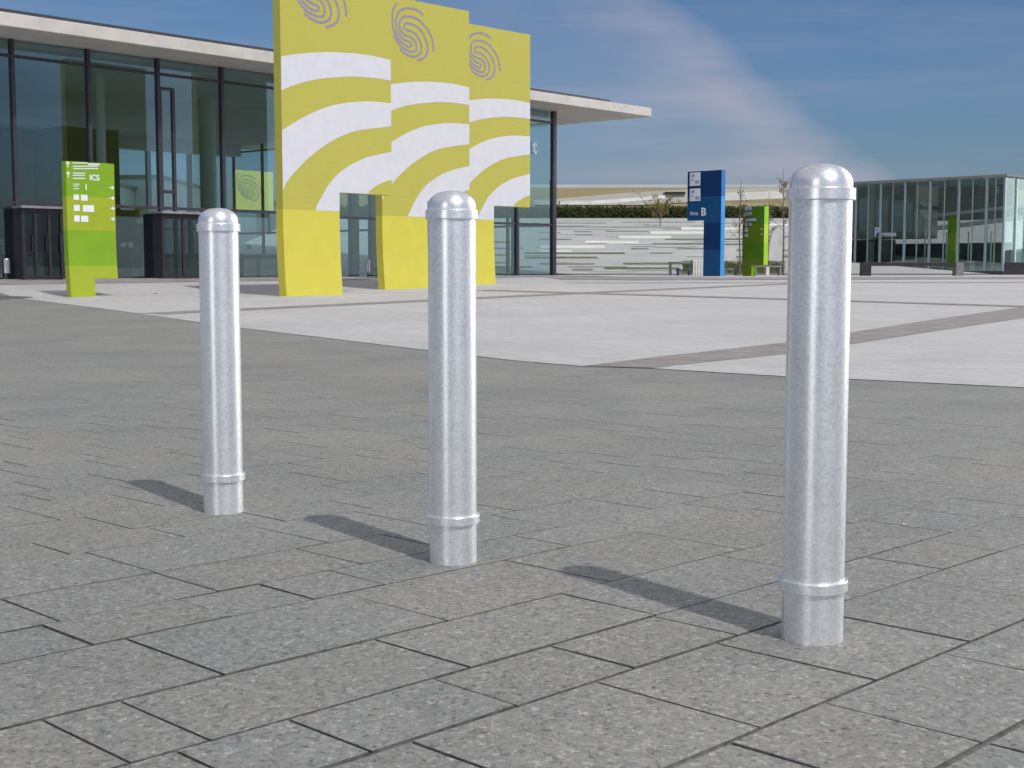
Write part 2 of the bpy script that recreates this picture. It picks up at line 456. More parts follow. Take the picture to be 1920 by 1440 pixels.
# straight strips across the field, given by two ground points and a width
def strip(name, p, q, wd, m='band', dz=.008):
    a, b = Vector(ground_at(*p)[:2]), Vector(ground_at(*q)[:2]); d = (b - a).normalized(); n_ = Vector((d.y, -d.x)) * wd / 2
    drape(name, [[tuple(a + n_), tuple(b + n_), tuple(b - n_), tuple(a - n_)]], M[m], dz, 1.6)
band('paved_band', [(1095, 687), (1240, 669), (1472, 643), (1590, 625), (1750, 600), (1910, 577), (2150, 547)],
     [(1225, 691), (1330, 679), (1472, 665), (1590, 647), (1750, 622), (1925, 596), (2170, 562)])
strip('paved_band', (285, 589), (1120, 548.5), .80)
strip('paved_band', (1120, 548.5), (1500, 531.5), .80, dz=.0085)
strip('paved_band', (905, 544.5), (1530, 563.2), .75, dz=.012)
strip('paved_band', (1530, 563.2), (2200, 584), .62, dz=.012)
strip('paved_band', (1060, 531), (2200, 529.5), .55, dz=.012)
# pavement strip along the hall and at the foot of the slope
pth = [tuple((HC - TT * s + TN * .19)[:2]) for s in (32, 20, 8, -1)]
pth2 = [tuple((HC - TT * s + TN * o_)[:2]) for s, o_ in ((-1.0, 2.6), (8, 2.7), (20, 2.8), (32, 2.9))]
drape('path', [pth + pth2], M['path'], .012, 1.4)
strip('path', (1030, 521.0), (2300, 520.0), 4.8, 'path', .016)

# ------------------------------------------------------------------ bollards
RB = .0705
def make_bollard(label):
    t = thing('bollard', label, 'bollard', (0, 0, 0), 'galvanised steel bollards in a row')
    b = MB(); b.lathe([(0, -.03), (RB, -.03), (RB, .002), (RB, 1.03)], 96)
    post = b.build('post', M['galv'], t, smooth=True)
    b = MB()
    prof = [(RB - .0022, 1.025), (RB + .0004, 1.036), (RB + .0004, 1.046)]
    for i in range(1, 17):
        a = math.pi / 2 * i / 16
        prof.append(((RB + .0004) * math.cos(a) ** .82 if i < 16 else 0, 1.046 + .046 * math.sin(a)))
    b.lathe(prof, 96); b.build('cap', M['galv'], t, smooth=True)
    def ring(z0, z1, r):
        b = MB(); e = .0016
        b.lathe([(RB - .002, z0), (r - e, z0), (r - e * .3, z0 + e * .3), (r, z0 + e), (r, z1 - e), (r - e * .3, z1 - e * .3), (r - e, z1), (RB - .002, z1)], 96)
        o = b.build('collar', M['galv'], t, smooth=True)
        md = o.modifiers.new('edges', 'EDGE_SPLIT'); md.split_angle = R(15)
    ring(1.009, 1.036, RB + .0065); ring(.116, .141, RB + .0088)
    return t
def copy_tree(o, parent=None):
    c = o.copy(); C.objects.link(c)
    if parent is not None: c.parent = parent
    for ch in o.children: copy_tree(ch, c)
    return c
bol = make_bollard('nearest and largest galvanised steel bollard at the right, in front of the glass pavilion')
for i, ((px, py), lab) in enumerate((((1522, 1210), None), ((850, 1060), 'middle galvanised steel bollard, standing in front of the yellow gate panels'),
                                     ((420, 965), 'farthest of the three steel bollards, between the green sign and the yellow gates'))):
    g = ground_at(px, py); x, y = g.x, g.y; y += RB; x *= y / g.y
    o = bol if i == 0 else copy_tree(bol)
    o.location = (x, y, zt(x, y)); o.rotation_euler = (0, 0, (0, 1.9, 4.1)[i])
    if lab: o['label'] = lab

# ------------------------------------------------------------------ yellow gates
GA = R(44)
YL = (.62, .55, .075); YU = (.47, .43, .080); YEDGE = (.45, .385, .03)
g1 = ground_at(537.5, 556)
f1 = frame(g1, GA)
W_G = plane_hit(f1, 738.5, 300)[0]; LW = plane_hit(f1, 643, 553)[0]
HD = plane_hit(f1, 655, 361.5)[1]; HP = plane_hit(f1, 560, 393)[1]
g2_ = ground_at(722, 543); f2 = frame(g2_, GA); W2_ = plane_hit(f2, 885, 200)[0]; H2 = plane_hit(f2, 885, 14)[1]
g3r = ground_at(930, 533.5); g3 = g3r - Vector((math.sin(GA), math.cos(GA), 0)) * LW
f3 = frame(g3, GA); W3_ = plane_hit(f3, 997, 200)[0]; H3 = plane_hit(f3, 997, 70)[1]
print('GATES', W_G, LW, HD, HP, 'W2', W2_, H2, 'W3', W3_, H3, 'pos', g1, g2_, g3)
print('door3', plane_hit(f3, 950, 390.5), 'paint3', plane_hit(f3, 915, 415), 'paint2', plane_hit(f2, 760, 406))
HG = (H2 + H3) / 2
BZ, BK = 2.0, .10
def bend(z): return -BK * max(0, 1 - z / BZ) ** 2
def bent(fr): return lambda x, y, z: fr(x, y + bend(z) + BK, z)
c2 = lambda x, y: (500 + x / 2.4, y / 2.4)
ARC = [  # upper and lower edges of the white arcs, read on the nearest gate
 ([(75,253),(130,243),(200,236),(260,233),(320,233),(420,240),(500,252),(573,270)], [(75,405),(130,383),(200,363),(250,354),(300,348),(400,343),(500,350),(573,362)]),
 ([(75,585),(120,560),(170,530),(230,500),(300,475),(380,460),(470,455),(573,463)], [(75,860),(100,820),(140,770),(200,710),(270,655),(350,610),(430,585),(573,568)])]
ARC3_T = [(228,947),(240,918),(255,890),(290,830),(340,775),(400,735),(470,705),(573,683)]
ARC3_B = [(573,808),(540,818),(500,838),(468,863)]
def uz(pt):
    x, z = plane_hit(f1, *c2(*pt)); return max(0.002, min(W_G - .002, x)), z
def smooth_line(P, n=5):
    out = []
    for i in range(len(P) - 1):
        p0, p1, p2, p3 = P[max(0, i - 1)], P[i], P[i + 1], P[min(len(P) - 1, i + 2)]
        for k in range(n):
            t = k / n
            out.append(tuple(.5 * ((2 * b) + (-a + c) * t + (2 * a - 5 * b + 4 * c - d) * t * t + (-a + 3 * b - 3 * c + d) * t ** 3) for a, b, c, d in zip(p0, p1, p2, p3)))
    return out + [P[-1]]
fp = lambda x, y: (720 + x / 11.08, y / 11.08)
PRINT = [
 [(860,300),(790,235),(690,182),(560,160),(440,180),(350,240),(308,340),(297,450),(308,560),(335,650),(400,740),(470,815),(550,855),(605,878),(618,920),(602,957),(540,957),(470,915),(400,855),(335,775),(295,700),(262,635),(235,560),(222,450),(225,250),(255,150),(310,55)],
 [(1075,1050),(1070,920),(1040,780),(980,650),(900,540),(800,430),(700,370),(600,338),(500,330),(430,352),(390,410),(368,490),(372,560),(400,625),(450,695),(540,742),(620,772),(680,830),(715,900),(718,1000),(690,1058),(600,1062),(500,1020),(430,972),(365,910),(300,820),(240,720)],
 [(735,1248),(830,1220),(910,1160),(945,1080),(955,960),(920,830),(850,680),(760,575),(680,520),(600,487),(505,472),(468,505),(470,570),(505,610),(600,632),(680,680),(750,760),(800,860),(825,960),(815,1060),(770,1130),(690,1165),(600,1160),(520,1120),(430,1060),(375,1000)]]
def gate(g, label):
    """an upright panel with one leg and a tall opening, the foot curving forward"""
    t = thing('gate_panel', label, 'gate', g, 'three staggered yellow gate panels')
    fr = bent(frame(g, GA)); loc = Vector(g)
    zs = [i * BZ / 12 for i in range(13)]
    zb = -.15
    T = .30
    def piece(name, m, x0, x1, levels, parts_top, y0=0):
        pass
    # leg with curved foot and upper panel, as one outline swept back by the thickness
    left = [(0, zb)] + [(0, z) for z in zs] + [(0, HP)]
    right = [(LW, HP)] + [(LW, z) for z in zs[::-1]] + [(LW, zb)]
    b = MB()
    L_ = [z for z in [zb] + zs + [HD]]
    if HD < HP:
        pass
    cols = []
    for z in L_:
        cols.append([b.b.verts.new(fr(x, y, z)) for x, y in ((0, 0), (LW, 0), (LW, T), (0, T))])
    for a, c in zip(cols, cols[1:]):
        for q in range(4): b.b.faces.new([a[q], a[(q + 1) % 4], c[(q + 1) % 4], c[q]])
    b.b.faces.new(cols[0][::-1]); b.b.faces.new(cols[-1])
    leg = b.build('leg', M['gatepaint'], t)
    b = MB()
    b.box(fr, 0, W_G, 0, T, HD, HG)
    pan = b.build('panel', M['gatepaint'], t)
    for o in (leg, pan): pass
    for k, (a, c) in enumerate(ARC):
        A_, B_ = smooth_line([uz(p) for p in a]), smooth_line([uz(p) for p in c])
        b = MB(); b.prism(A_ + B_[::-1], lambda x, y, z: fr(x, y, z), -.004, .002)
        b.build('white_arc', M['white'], t)
    T3 = smooth_line([uz(p) for p in ARC3_T]); B3 = smooth_line([uz(p) for p in ARC3_B])
    T3[0] = (T3[0][0], HP)
    B3[-1] = (B3[-1][0], HD + .004)
    b = MB(); b.prism(T3 + B3 + [(LW + .001, HD + .004), (LW + .001, HD + .001), (LW - .003, HP)], lambda x, y, z: fr(x, y, z), -.004, .002)
    b.build('white_arc', M['white'], t)
    em = None
    b = MB()
    for S in PRINT:
        P = smooth_line([plane_hit(f2, *fp(*p)) for p in S], 4)
        hw = .030
        for i in range(len(P) - 1):
            p, q = Vector(P[i]), Vector(P[i + 1])
            d = (q - p)
            if d.length < 1e-5: continue
            d0 = (Vector(P[i]) - Vector(P[max(0, i - 1)])); d0 = (d0 + d).normalized(); dn = (Vector(P[min(len(P) - 1, i + 2)]) - q + d).normalized()
            n0, n1 = Vector((-d0.y, d0.x)) * hw, Vector((-dn.y, dn.x)) * hw
            Q = [p + n0, q + n1, q - n1, p - n0]
            b.quad([fr(c_.x, -.006, c_.y) for c_ in Q])
    b.build('fingerprint_emblem', M['purple'], t, recalc=False)
    return t
def gate_paint():
    m, n, bs = mat('gate_paint')
    return m
# the gates' paint changes tone at the foot height HP above each gate's own base
M['gatepaint'] = None
def gate_mat(zbase_):
    m, n, bs = mat('yellow_gate_paint')
    geo = n.new('ShaderNodeNewGeometry'); s = n.new('ShaderNodeSeparateXYZ'); n.link(geo.outputs['Position'], s.inputs[0])
    z = n.math('SUBTRACT', s.outputs[2], zbase_)
    fine = n.noise(n.mapping(geo.outputs['Position'], (1, 1, 9)), 3, 4)
    up = n.ramp(fine, [(.3, tuple(v_ * .97 for v_ in YU)), (.7, tuple(v_ * 1.04 for v_ in YU))])
    lo = n.ramp(n.noise(geo.outputs['Position'], 2.2, 5), [(.3, tuple(v_ * .96 for v_ in YL)), (.7, tuple(v_ * 1.03 for v_ in YL))])
    n.link(n.mix(n.math('GREATER_THAN', z, HP), lo, up), bs.inputs['Base Color'])
    bs.inputs['Roughness'].default_value = .6; bs.inputs['Specular IOR Level'].default_value = .25
    return m
for g, lab in ((g1, 'nearest yellow gate panel with white arcs and purple fingerprint, tallest and leftmost of the three'),
               (g2_, 'middle yellow gate panel with white arcs, partly behind the steel bollard'),
               (g3, 'farthest yellow gate panel with white arcs, rightmost and next to the hall corner')):
    M['gatepaint'] = gate_mat(g.z)
    gate(g, lab)

# ------------------------------------------------------------------ text helper
def text_mesh(txt, size, m, fr, name, parent, depth=.004, y=-.006, x=0, z=0, align='LEFT', bold=0.0):
    cu_ = bpy.data.curves.new(name, 'FONT'); cu_.body = txt; cu_.size = size; cu_.extrude = depth / 2; cu_.align_x = align; cu_.offset = bold
    ob = bpy.data.objects.new(name, cu_); C.objects.link(ob)
    dg = bpy.context.evaluated_depsgraph_get(); me = bpy.data.meshes.new_from_object(ob.evaluated_get(dg)); bpy.data.objects.remove(ob)
    for v_ in me.vertices:
        p = v_.co.copy(); v_.co = fr(x + p.x, y - p.z, z + p.y)
    me.materials.clear(); me.materials.append(m)
    o = bpy.data.objects.new(name, me); C.objects.link(o)
    if parent is not None:
        o.parent = parent; o.matrix_parent_inverse = Matrix.Translation(parent.location).inverted()
    return o

# ------------------------------------------------------------------ green sign by the hall
sg = ground_at(134, 558); sfr = frame(sg, R(43))
SWD = plane_hit(sfr, 221, 440)[0]; SLW = plane_hit(sfr, 180, 556)[0]; SN = plane_hit(sfr, 200, 522)[1]; SH = plane_hit(sfr, 124, 301)[1]
b1, b2, b3 = plane_hit(sfr, 170, 498)[1], plane_hit(sfr, 170, 432)[1], plane_hit(sfr, 170, 369)[1]
print('SIGN', SWD, SLW, SN, SH, b1, b2, b3)
GRN, YGR = (.22, .39, .018), (.36, .43, .03)
def zmat(name, z0, bands):
    m, n, bs = mat(name)
    geo = n.new('ShaderNodeNewGeometry'); s = n.new('ShaderNodeSeparateXYZ'); n.link(geo.outputs['Position'], s.inputs[0])
    r_ = n.new('ShaderNodeRGB'); r_.outputs[0].default_value = (*bands[0][1], 1); cur = r_.outputs[0]
    for h, c in bands[1:]: cur = n.mix(n.math('GREATER_THAN', s.outputs[2], z0 + h), cur, (*c, 1))
    cur = n.mix(1.0, cur, n.ramp(n.noise(geo.outputs['Position'], 1.7, 4), [(.3, (.94, .94, .94)), (.7, (1.05, 1.05, 1.05))]), 'MULTIPLY')
    n.link(cur, bs.inputs['Base Color']); bs.inputs['Roughness'].default_value = .45; bs.inputs['Specular IOR Level'].default_value = .3
    return m
def sign_body(fr, x0, x1, lx0, lx1, zn, h, T, m, parent, bk=.10, bz=1.6):
    bf = lambda x, y, z: fr(x, y - bk * max(0, 1 - z / bz) ** 2 + bk, z)
    b = MB(); zs = [-.1] + [i * zn / 6 for i in range(7)]
    def col(xa, xb, zz):
        cols = [[b.b.verts.new(bf(x, y, z)) for x, y in ((xa, 0), (xb, 0), (xb, T), (xa, T))] for z in zz]
        for a, c in zip(cols, cols[1:]):
            for q in range(4): b.b.faces.new([a[q], a[(q + 1) % 4], c[(q + 1) % 4], c[q]])
        b.b.faces.new(cols[0][::-1]); b.b.faces.new(cols[-1])
    col(lx0, lx1, zs)
    b.build('leg', m, parent)
    b = MB(); n_ = 8
    col(x0, x1, [zn + (h - zn) * (i / n_) ** 1.5 for i in range(n_ + 1)])
    b.build('board', m, parent)
    return bf
t = thing('information_sign', 'tall green directory sign with white text and arrows, left in front of the glass hall', 'sign', sg)
sm = zmat('green_sign_paint', sg.z, [(0, YGR), (b1, GRN), (b2, YGR), (b3, GRN)])
bf = sign_body(sfr, 0, SWD, 0, SLW, SN, SH, .20, sm, t)
def sgn(px, py): return plane_hit(sfr, px, py, .08)
def bar(mb, x0, y0, x1, y1):
    (a, z0), (c, z1) = sgn(x0, y1), sgn(x1, y0)
    mb.box(bf, a, c, -.008, -.001, z0, z1)
K8 = lambda x, y: (110 + x / 10.28, 290 + y / 10.28)
def rowtext(x0, x1, y, h, words):
    """a line of small lettering too fine to read: short strokes with word gaps"""
    b = MB(); r_ = random.Random(int(x0 * 7 + y)); x = x0
    while x < x1 - 6:
        wl = r_.uniform(10, 22)
        xa, ya = K8(x, y); xb, yb = K8(min(x1, x + wl), y + h); bar(b, xa, ya, xb, yb); x += wl + 4.5
    return b.build('text_line', M['signwhite'], t)
rowtext(270, 560, 148, 22, 4); rowtext(570, 795, 170, 34, 4); rowtext(280, 760, 214, 20, 4); rowtext(290, 765, 258, 22, 4)
rowtext(278, 520, 348, 20, 3); rowtext(278, 520, 390, 20, 3); rowtext(278, 520, 445, 24, 3)
rowtext(290, 420, 560, 16, 3); rowtext(290, 400, 596, 16, 3); rowtext(290, 395, 645, 20, 3)
xa, za = sgn(*K8(600, 488)); text_mesh('ICS', .195, M['signwhite'], bf, 'lettering', t, x=xa, z=za, y=-.006, bold=.006)
xa, za = sgn(*K8(500, 678)); text_mesh('1', .20, M['signwhite'], bf, 'lettering', t, x=xa, z=za, y=-.006, bold=.006)
for blocks in (((295, 395, 770, 870), (438, 560, 775, 885)), ((300, 410, 970, 1085), (475, 685, 978, 1100)), ((305, 410, 1172, 1290), (440, 575, 1180, 1295))):
    for x0, x1, y0, y1 in blocks:
        b = MB(); (xa, ya), (xb, yb) = K8(x0, y0), K8(x1, y1); bar(b, xa, ya, xb, yb); b.build('number_plate', M['signwhite'], t)
def arrow(cx, cy, s, up):
    x, z = sgn(*K8(cx, cy)); b = MB()
    if up:
        b.prism([(x - s * .18, z - s), (x + s * .18, z - s), (x + s * .18, z + s * .1), (x + s * .8, z + s * .1), (x, z + s), (x - s * .8, z + s * .1), (x - s * .18, z + s * .1)], bf, -.008, -.001)
    else:
        b.prism([(x - s, z - s * .18), (x, z - s * .18), (x, z - s * .8), (x + s, z), (x, z + s * .8), (x, z + s * .18), (x - s, z + s * .18)], bf, -.008, -.001)
    b.build('arrow', M['signwhite'], t)
arrow(182, 185, .075, True); arrow(188, 378, .075, True)
for cx, cy in ((1030, 638), (1040, 838), (1045, 1035), (1048, 1240)): arrow(cx, cy, .07, False)

# ------------------------------------------------------------------ exhibition hall
hall = thing('exhibition_hall', 'long glass exhibition hall with a flat pale concrete roof behind the yellow gates', 'hall', (HC.x, HC.y, HZ))
hf = frame((HC.x, HC.y, EYE), TA + math.pi)      # local x runs along the front to the left, local y is -(away) ...
# local: x = distance left along the front, y = +toward the camera side, z = height above the eye
def hfr(x, y, z): return Vector((HC.x, HC.y, EYE)) - TT * x - TN * y + Vector((0, 0, z))   # y = depth into the hall
L, DP, ZB, ZS, ZTR = 34.0, 24.0, -.384, 6.87, 6.36
ZF = 7.26
# roof
b = MB(); b.box(hfr, -4.6, L, -1.9, DP + 2, ZS, ZF)
# the underside and the slab edge are the same pale concrete
rf = b.build('roof', M['concrete'], hall, bevel=.02)
b = MB(); b.box(hfr, -2.6, L - .5, -1.05, DP, ZF, ZF + .26); b.build('coping', M['coping'], rf)
rf.children[0].matrix_parent_inverse = Matrix.Translation(hall.location).inverted() @ Matrix() if False else rf.children[0].matrix_parent_inverse
b = MB(); b.box(hfr, .1, L, .35, DP - .2, ZS - .16, ZS - .01); b.build('ceiling', M['ceiling'], hall)
b = MB(); b.box(hfr, -.15, L, -.12, DP, ZB - .6, ZB); b.build('floor_slab', M['floor'], hall)
# front bays
xs = [-.02 + 2.55 * k for k in range(14)]
def bay(x0, x1, y, zlo, zhi, tr, gm='glass', depth=.14, mw=.055, extra=()):
    b = MB(); b.box(hfr, x0 + mw, x1 - mw, y + .04, y + .055, zlo, zhi)
    wn = b.build('window', M[gm], hall)
    b = MB(); b.box(hfr, x1 - mw, x1 + mw, y - depth * .3, y + depth, zlo, zhi)
    for z in tr: b.box(hfr, x0 + mw, x1 - mw, y, y + .1, z - .045, z + .045)
    for (ea, eb, za, zb_) in extra: b.box(hfr, ea, eb, y - .02, y + .09, za, zb_)
    fr_ = b.build('window_frame', M['mullion'], wn)
    return wn
fix = []
for a, c in zip(xs, xs[1:]):
    ex = []
    if 20 < c < 21:      # the narrow ventilation strip beside a post
        ex = [(c - .62, c - .52, ZB, 5.9), (c - .52, c - .06, 2.45, 2.55), (c - .62, c - .06, 5.85, 5.95), (c - .11, c - .06, ZB, 5.9)]
    bay(a, c, 0, ZB + .06, ZS - .02, (ZTR, 1.85 if a < 12 else 1.95), extra=ex)
# corner post and end wall
b = MB(); b.box(hfr, -.06, .16, -.04, .16, ZB, ZS - .02); b.build('corner_post', M['mullion'], hall)
bmx = MB(); bmx.box(hfr, -.03, .12, .20, DP - .1, 1.8, 1.9); bmx.box(hfr, -.03, .12, .2, DP - .1, ZTR - .04, ZTR + .04)
bmx.build('end_rail', M['mullion'], hall)
for k in range(9):
    y0, y1 = .2 + k * 2.6, .2 + (k + 1) * 2.6
    b = MB(); b.box(hfr, .03, .045, y0 + .05, min(DP, y1) - .05, ZB + .05, ZS - .02); wn = b.build('window', M['glass_back'], hall)
    b = MB(); b.box(hfr, -.02, .12, y1 - .05, y1 + .05, ZB, ZS - .02); b.build('window_frame', M['mullion'], wn)
# back wall: open glazing above a dark lower wall on the left part, full height glass to the right
for k in range(13):
    x0, x1 = .2 + 2.6 * k, .2 + 2.6 * (k + 1)
    zlo = ZB if x0 < 11 else 3.25
    b = MB(); b.box(hfr, x0 + .06, x1 - .06, DP - .1, DP - .08, zlo, ZS - .2); wn = b.build('window', M['glass_back'], hall)
    b = MB(); b.box(hfr, x1 - .10, x1 + .10, DP - .25, DP, zlo, ZS - .2); b.box(hfr, x0 + .1, x1 - .1, DP - .15, DP - .05, 4.4 if x0 > 11 else 2.0, 4.46 if x0 > 11 else 2.08)
    b.build('window_frame', M['mullion'], wn)
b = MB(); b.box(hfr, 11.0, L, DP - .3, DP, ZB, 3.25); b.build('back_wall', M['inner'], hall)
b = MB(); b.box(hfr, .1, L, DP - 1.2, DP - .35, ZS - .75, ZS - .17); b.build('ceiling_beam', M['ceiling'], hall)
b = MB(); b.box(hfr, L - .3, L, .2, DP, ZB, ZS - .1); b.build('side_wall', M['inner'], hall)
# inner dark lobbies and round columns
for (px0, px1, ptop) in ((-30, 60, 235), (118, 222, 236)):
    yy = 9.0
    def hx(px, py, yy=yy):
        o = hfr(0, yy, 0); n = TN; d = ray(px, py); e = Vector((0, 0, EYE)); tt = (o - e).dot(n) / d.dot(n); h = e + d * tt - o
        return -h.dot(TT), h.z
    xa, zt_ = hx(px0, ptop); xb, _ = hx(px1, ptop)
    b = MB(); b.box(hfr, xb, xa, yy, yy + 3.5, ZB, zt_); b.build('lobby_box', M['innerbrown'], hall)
for px, r_, yy in ((390, .33, 7.0), (190, .16, 3.2), (700, .3, 10.0)):
    xa, _ = hx(px, 300, yy)
    b = MB(); c = hfr(xa, yy, ZB); b.lathe([(0, 0), (r_, 0), (r_, ZS - ZB - .18), (0, ZS - ZB - .18)], 28, c); b.build('column', M['column'], hall, smooth=False)
for q0, q1 in ((659, 671), (697, 706), (966, 974)):
    xa, _ = hx(q0, 300, .9); xb, _ = hx(q1, 300, .9)
    b = MB(); b.box(hfr, min(xa, xb), max(xa, xb), .9, 1.15, ZB, ZS - .2); b.build('inner_post', M['mullion'], hall)
# inner gallery wall that shuts off the lower storey behind the left part of the front
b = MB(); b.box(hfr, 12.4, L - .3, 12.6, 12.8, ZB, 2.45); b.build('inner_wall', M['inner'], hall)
for x0, x1 in ((17.0, 19.8), (21.2, 24.2), (12.6, 15.4)):
    b = MB(); b.box(hfr, x0, x1, 2.2, 2.8, ZB, .42); b.box(hfr, x0 - .05, x1 + .05, 2.1, 2.9, .42, .48)
    tag(b.build('counter', M['counter'], None, bevel=.01), {17.0: 'long brown counter seen through the glass behind the left bollard', 21.2: 'brown counter behind the glass just right of the green sign', 12.6: 'brown counter behind the glass left of the yellow gates'}[x0], 'counter', 'counters inside the hall')
# entrance doors: framed glass boxes set in the front
def portal(px0, px1, ptop, lab):
    (xa, z1), (xb, z1b) = plane_hit(lambda x, y, z: hfr(x, y - .5, z) , px0, ptop), plane_hit(lambda x, y, z: hfr(x, y - .5, z), px1, ptop)
    x0, x1 = sorted((xa, xb)); z1 = (z1 + z1b) / 2
    b = MB()
    b.box(hfr, x0, x0 + .1, -.5, .6, ZB, z1); b.box(hfr, x1 - .1, x1, -.5, .6, ZB, z1)
    n_ = 3
    for i in range(1, n_):
        xx = x0 + (x1 - x0) * i / n_; b.box(hfr, xx - .05, xx + .05, -.48, -.40, ZB + .05, z1 - .12)
    b.box(hfr, x0 + .1, x1 - .1, -.49, .6, z1 - .14, z1 - .001); b.box(hfr, x0 + .1, x1 - .1, -.47, -.41, ZB + .02, ZB + .1)
    d_ = b.build('entrance', M['darkmetal'], hall)
    b = MB(); b.box(hfr, x0 - .06, x1 + .06, -.62, .0, z1, z1 + .07); b.build('canopy_edge', M['steelbin'], d_)
    for i in range(n_):
        a_, c_ = x0 + (x1 - x0) * i / n_ + .055, x0 + (x1 - x0) * (i + 1) / n_ - .055
        b = MB(); b.box(hfr, a_, c_, -.45, -.44, ZB + .1, z1 - .14); b.build('door_glass', M['glass_door'], d_)
        b = MB(); b.box(hfr, a_ + .05, a_ + .075, -.51, -.485, .45, .95); b.build('handle', M['mullion'], d_)
portal(40, 118, 391, ''); portal(303, 424, 402, '')
# white letter on the hall glass, next to the farthest gate
o_ = HC + TN * .10
lf = frame((HC.x + TN.x * .02, HC.y + TN.y * .02, EYE), TA)
lx, lz = plane_hit(lambda x, y, z: hfr(-x, y, z), 996.5, 287)
text_mesh('t', .92, M['letter'], lambda x, y, z: hfr(-x, y, z), 'lettering', hall, x=lx, z=lz, y=-.05, depth=.03, bold=.02)
# pictures and lit boards seen inside
def inner_panel(name, px0, px1, py0, py1, yy, m, lab, cat):
    (xa, za), (xb, zb_) = hx(px0, py0, yy), hx(px1, py1, yy)
    b = MB(); b.box(hfr, min(xa, xb), max(xa, xb), yy, yy + .06, min(za, zb_), max(za, zb_))
    return tag(b.build(name, m, None), lab, cat)
def warm_picture():
    m, n, bs = mat('warm_picture'); nz = n.noise(n.coord('Object'), 1.1, 4, .7)
    n.link(n.ramp(nz, [(.35, (.05, .03, .01)), (.5, (.42, .25, .03)), (.62, (.75, .62, .40))]), bs.inputs['Base Color']); return m
inner_panel('picture', 255, 291, 386, 420, 4.0, warm_picture(), 'orange and brown picture on the dark wall inside the hall, right of the green sign', 'picture')
ins = M['signwhite']
for px0, px1, py0, py1, lab in ((227, 238, 455, 463, 'leftmost small pale lit board deep inside the hall, right of the green sign'), (242, 250, 454, 464, 'small square pale board inside the hall above the brown counter'),
                           (465, 473, 460, 467, 'small pale board inside the hall between the left bollard and the yellow gates')):
    inner_panel('notice_board', px0, px1, py0, py1, 5.0, ins, lab, 'board')
inner_panel('notice_board', -10, 20, 448, 478, 1.2, plain('mint_board', (.35, .55, .48), .5), 'mint green board behind the glass at the left edge', 'board')
# yellow banner gate behind the hall, seen through both glass walls
BY = 35.0
bx = [hx(438, 318, BY), hx(513, 395, BY)]
bt = thing('banner', 'pale yellow banner with a fingerprint mark seen through the hall glass', 'banner', hfr(bx[1][0], BY, ZB))
b = MB(); b.box(hfr, bx[1][0], bx[0][0], BY, BY + .2, bx[1][1], bx[0][1] + 0.0); b.build('cloth', plain('banner_yellow', (.75, .72, .22), .7, var=.05), bt)
b = MB(); b.box(hfr, bx[1][0] + .1, bx[1][0] + .25, BY + .21, BY + .36, ZB, bx[0][1]); b.box(hfr, bx[0][0] - .25, bx[0][0] - .1, BY + .21, BY + .36, ZB, bx[0][1]); b.build('pole', M['darkmetal'], bt)
b = MB()
cx_, cz_ = bx[0][0] - .38 * (bx[0][0] - bx[1][0]), bx[0][1] - .42 * (bx[0][1] - bx[1][1])
sc = .62
for S in PRINT:
    P = smooth_line([((x - 640) / 600 * sc * 2.3, -(y - 650) / 600 * sc * 1.5) for x, y in S], 2)
    for i in range(len(P) - 1):
        p, q = Vector(P[i]), Vector(P[i + 1]); d = (q - p)
        if d.length < 1e-5: continue
        d.normalize(); n0 = Vector((-d.y, d.x)) * .025
        b.quad([hfr(cx_ - c_.x, BY - .01, cz_ + c_.y) for c_ in (p + n0, q + n0, q - n0, p - n0)])
b.build('emblem', M['purple'], bt, recalc=False)
# other halls far beyond
for (px0, px1, pt, Y, lab) in ((-60, 160, 330, 150, 'dark grey industrial hall far behind the glass hall, at the left'), (160, 300, 328, 170, 'grey box shaped hall far away seen through the glass behind the green sign'),
                               (480, 560, 376, 130, 'low dark building far away behind the yellow banner')):
    a, c = at_depth(px0, pt, Y), at_depth(px1, pt, Y)
    th = thing('distant_hall', lab, 'building', ((a.x + c.x) / 2, Y + 8, zbase(90)), 'buildings beyond the glass hall')
    b = MB(); b.box(world_fr(), a.x, c.x, Y, Y + 22, -1, a.z - .3); wl = b.build('wall', plain('grey_cladding', (.16, .19, .20), .7, var=.12, scale=.2), th)
    b = MB(); b.box(world_fr(), a.x - .2, c.x + .2, Y - .2, Y + 22.2, a.z - .3, a.z); b.build('roof', M['coping'], th)

# ------------------------------------------------------------------ terraced slope and the hill behind
HX0 = 67.5; HY1 = 108.0; HZ0 = zbase(67.5); HZ1 = at_depth(1200, 409, HY1).z
def hill_z(Y):
    if Y < HX0: return zbase(Y) - .2
    if Y <= HY1: return HZ0 + (HZ1 - HZ0) * (Y - HX0) / (HY1 - HX0)
    return HZ1
def hill_hit(px, py):
    d = ray(px, py); e = Vector((0, 0, EYE)); k = (HZ1 - HZ0) / (HY1 - HX0)
    t_ = (HZ0 - k * HX0 - EYE) / (d.z - k * d.y); return e + d * t_
def gravel():
    m, n, bs = mat('terrace_gravel'); pos = n.new('ShaderNodeNewGeometry').outputs['Position']
    c = n.ramp(n.noise(n.mapping(pos, (.6, 2.2, 1)), .55, 6, .65), [(.3, (.33, .335, .32)), (.5, (.39, .395, .39)), (.72, (.45, .45, .445))])
    n.link(c, bs.inputs['Base Color']); bs.inputs['Roughness'].default_value = .9; return m
XL, XR = -17, 70
b = MB()
for i in range(20):
    y0, y1 = HX0 + (HY1 - HX0) * i / 20, HX0 + (HY1 - HX0) * (i + 1) / 20
    b.quad([(XL, y0, hill_z(y0)), (XR, y0, hill_z(y0)), (XR, y1, hill_z(y1)), (XL, y1, hill_z(y1))])
sl = b.build('terrace_slope', gravel()); sl['kind'] = 'structure'
